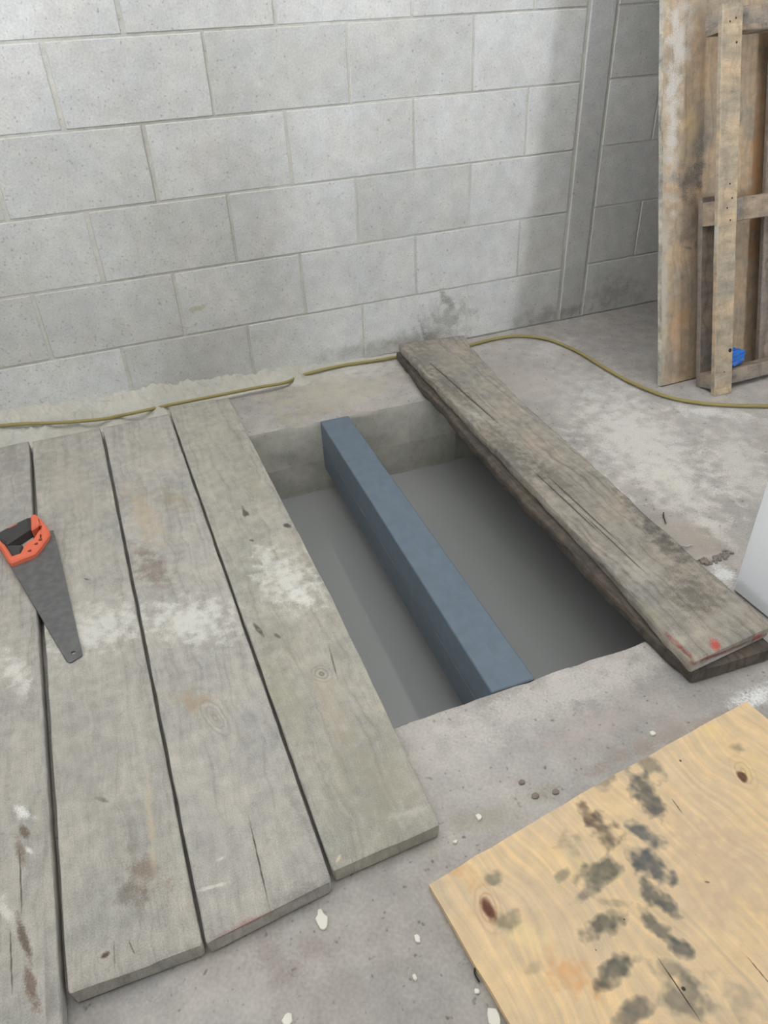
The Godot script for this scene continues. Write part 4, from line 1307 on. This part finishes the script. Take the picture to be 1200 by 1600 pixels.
func small_things() -> void:
	# --- crumbly mortar along the foot of the wall
	var n := FastNoiseLite.new()
	n.seed = 44
	n.frequency = 13.0
	n.fractal_octaves = 4
	var st := begin()
	st.set_smooth_group(1)
	var nx := 420
	var nz := 34
	var at := func(i: int, j: int) -> Vector3:
		var x := -1.75 + 1.95 * i / nx
		var z := 0.172 * j / nz
		var h := rubble_height(x, z)
		var b := n.get_noise_2d(x, z)
		var c := n.get_noise_2d(x * 2.3 + 5.0, z * 2.3)
		var y := h + (b * 0.018 + c * 0.012) * clampf(h / 0.03, 0.0, 1.0) - 0.0035
		return Vector3(x, maxf(y, -0.004), z)
	for i in nx:
		for j in nz:
			var a: Vector3 = at.call(i, j)
			var b: Vector3 = at.call(i + 1, j)
			var c: Vector3 = at.call(i + 1, j + 1)
			var d: Vector3 = at.call(i, j + 1)
			if maxf(maxf(a.y, b.y), maxf(c.y, d.y)) < -0.0025: continue
			for p in [a, b, c, a, c, d]: st.add_vertex(p)
	st.generate_normals()
	var rm: StandardMaterial3D = concrete.duplicate()
	rm.albedo_color = Color(1.08, 1.08, 1.07)
	var o := put("mortar_rubble", st.commit(), rm)
	tag(o, "crumbled pale mortar heaped along the foot of the block wall", "rubble", "", "stuff")

	# --- white square post at the right
	var pst := put("square_post", box_mesh(Vector3(0.282, 0.0, 1.512), Vector3(0.482, TOP, 1.712), 0.006), matte(rgb(240, 243, 248), 0.5, 0.4))
	tag(pst, "white painted square post at the right edge behind the stacked planks", "post")

	# --- plaster chips
	var white := matte(rgb(224, 221, 212), 0.95)
	var rng := RandomNumberGenerator.new()
	rng.seed = 21
	for c in [[-0.760, 1.825, 0.0085, 0.0150, "largest flat white plaster chip on the floor, before the plank ends"], [-0.592, 2.030, 0.009, 0.012, "thick white plaster chip at the left edge of the plywood sheet"], [-0.841, 1.929, 0.008, 0.008, "white plaster chip at the very bottom of the photo"], [-0.476, 1.772, 0.005, 0.006, "small beige stone chip between plank end and plywood sheet"], [-0.643, 1.903, 0.004, 0.007, "narrow white plaster chip left of the plywood corner"], [-0.667, 1.947, 0.003, 0.005, "curled white plaster flake on the near floor"], [-0.799, 1.766, 0.0042, 0.0045, "small white plaster crumb at the corner of the cracked plank"], [-0.117, 1.751, 0.006, 0.005, "small pale stone chip beside the upper plywood edge"], [-0.597, 1.995, 0.004, 0.004, "small white plaster crumb next to the plywood's left edge"], [-0.530, 1.795, 0.004, 0.003, "tiny pale crumb close to the corner of the olive-grey plank"]]:
		var pts := []
		for k in 11:
			var a := TAU * k / 11
			var r := rng.randf_range(0.72, 1.12)
			pts.append(Vector2(c[0] + cos(a) * c[2] * r, c[1] + sin(a) * c[3] * r))
		var ch := put("plaster_chip", outline(pts, func(p): return -0.001, func(p): return 0.0035, 0.001), white)
		tag(ch, c[4], "chip", "plaster chips on the floor")
	# --- pebbles in the floor before the plywood
	var stone := matte(rgb(138, 128, 120), 0.95)
	for c in [[-0.379, 1.743, 0.006, "round grey pebble farthest from the plywood's edge"], [-0.372, 1.774, 0.007, "dark oblong pebble between two others by the plywood"], [-0.337, 1.781, 0.0065, "round brown pebble nearest the plywood's upper edge"]]:
		var pb := put("pebble", lump(Vector3(c[2], 0.003, c[2] * 0.8), 30, 0.3), stone)
		pb.position = Vector3(c[0], 0.0, c[1])
		tag(pb, c[3], "pebble", "pebbles before the plywood sheet")
	# --- gravel ridge near the post
	var gm := begin()
	for k in 60:
		var t := rng.randf()
		var c := Vector3(lerpf(0.268, 0.375, t), -0.001, 1.404 + rng.randf_range(-0.010, 0.010) + 0.012 * sin(t * 3.0))
		var l := lump(Vector3.ONE * rng.randf_range(0.0025, 0.006), 100 + k, 0.5, 1.6, 4, 6)
		gm.append_from(l, 0, Transform3D(Basis(), c))
	var go := put("gravel", gm.commit(), matte(rgb(150, 144, 137), 0.95))
	tag(go, "small grey gravel ridge on the floor beside the white post", "gravel", "", "stuff")
	# --- twigs and a bent nail
	var t1 := put("twig", tube([Vector3(0.337, 0.003, 1.221), Vector3(0.324, 0.005, 1.236), Vector3(0.311, 0.003, 1.261)], 0.0018, 6, 5, true), matte(rgb(82, 78, 74), 0.9))
	tag(t1, "thin dark curved twig on the floor right of the stacked planks", "twig")
	var t2 := put("twig", tube([Vector3(0.286, 0.003, 1.346), Vector3(0.294, 0.005, 1.357), Vector3(0.303, 0.004, 1.354), Vector3(0.312, 0.003, 1.357)], 0.0016, 6, 5, true), matte(rgb(206, 202, 192), 0.9))
	tag(t2, "pale bent splinter on the sandy floor near the white post", "splinter")
	var t3 := put("bent_wire", tube([Vector3(-0.583, 0.003, 1.966), Vector3(-0.590, 0.005, 1.975), Vector3(-0.589, 0.003, 1.987)], 0.0014, 6, 5), matte(rgb(60, 56, 54), 0.7))
	tag(t3, "small dark bent wire at the plywood's left edge", "wire")
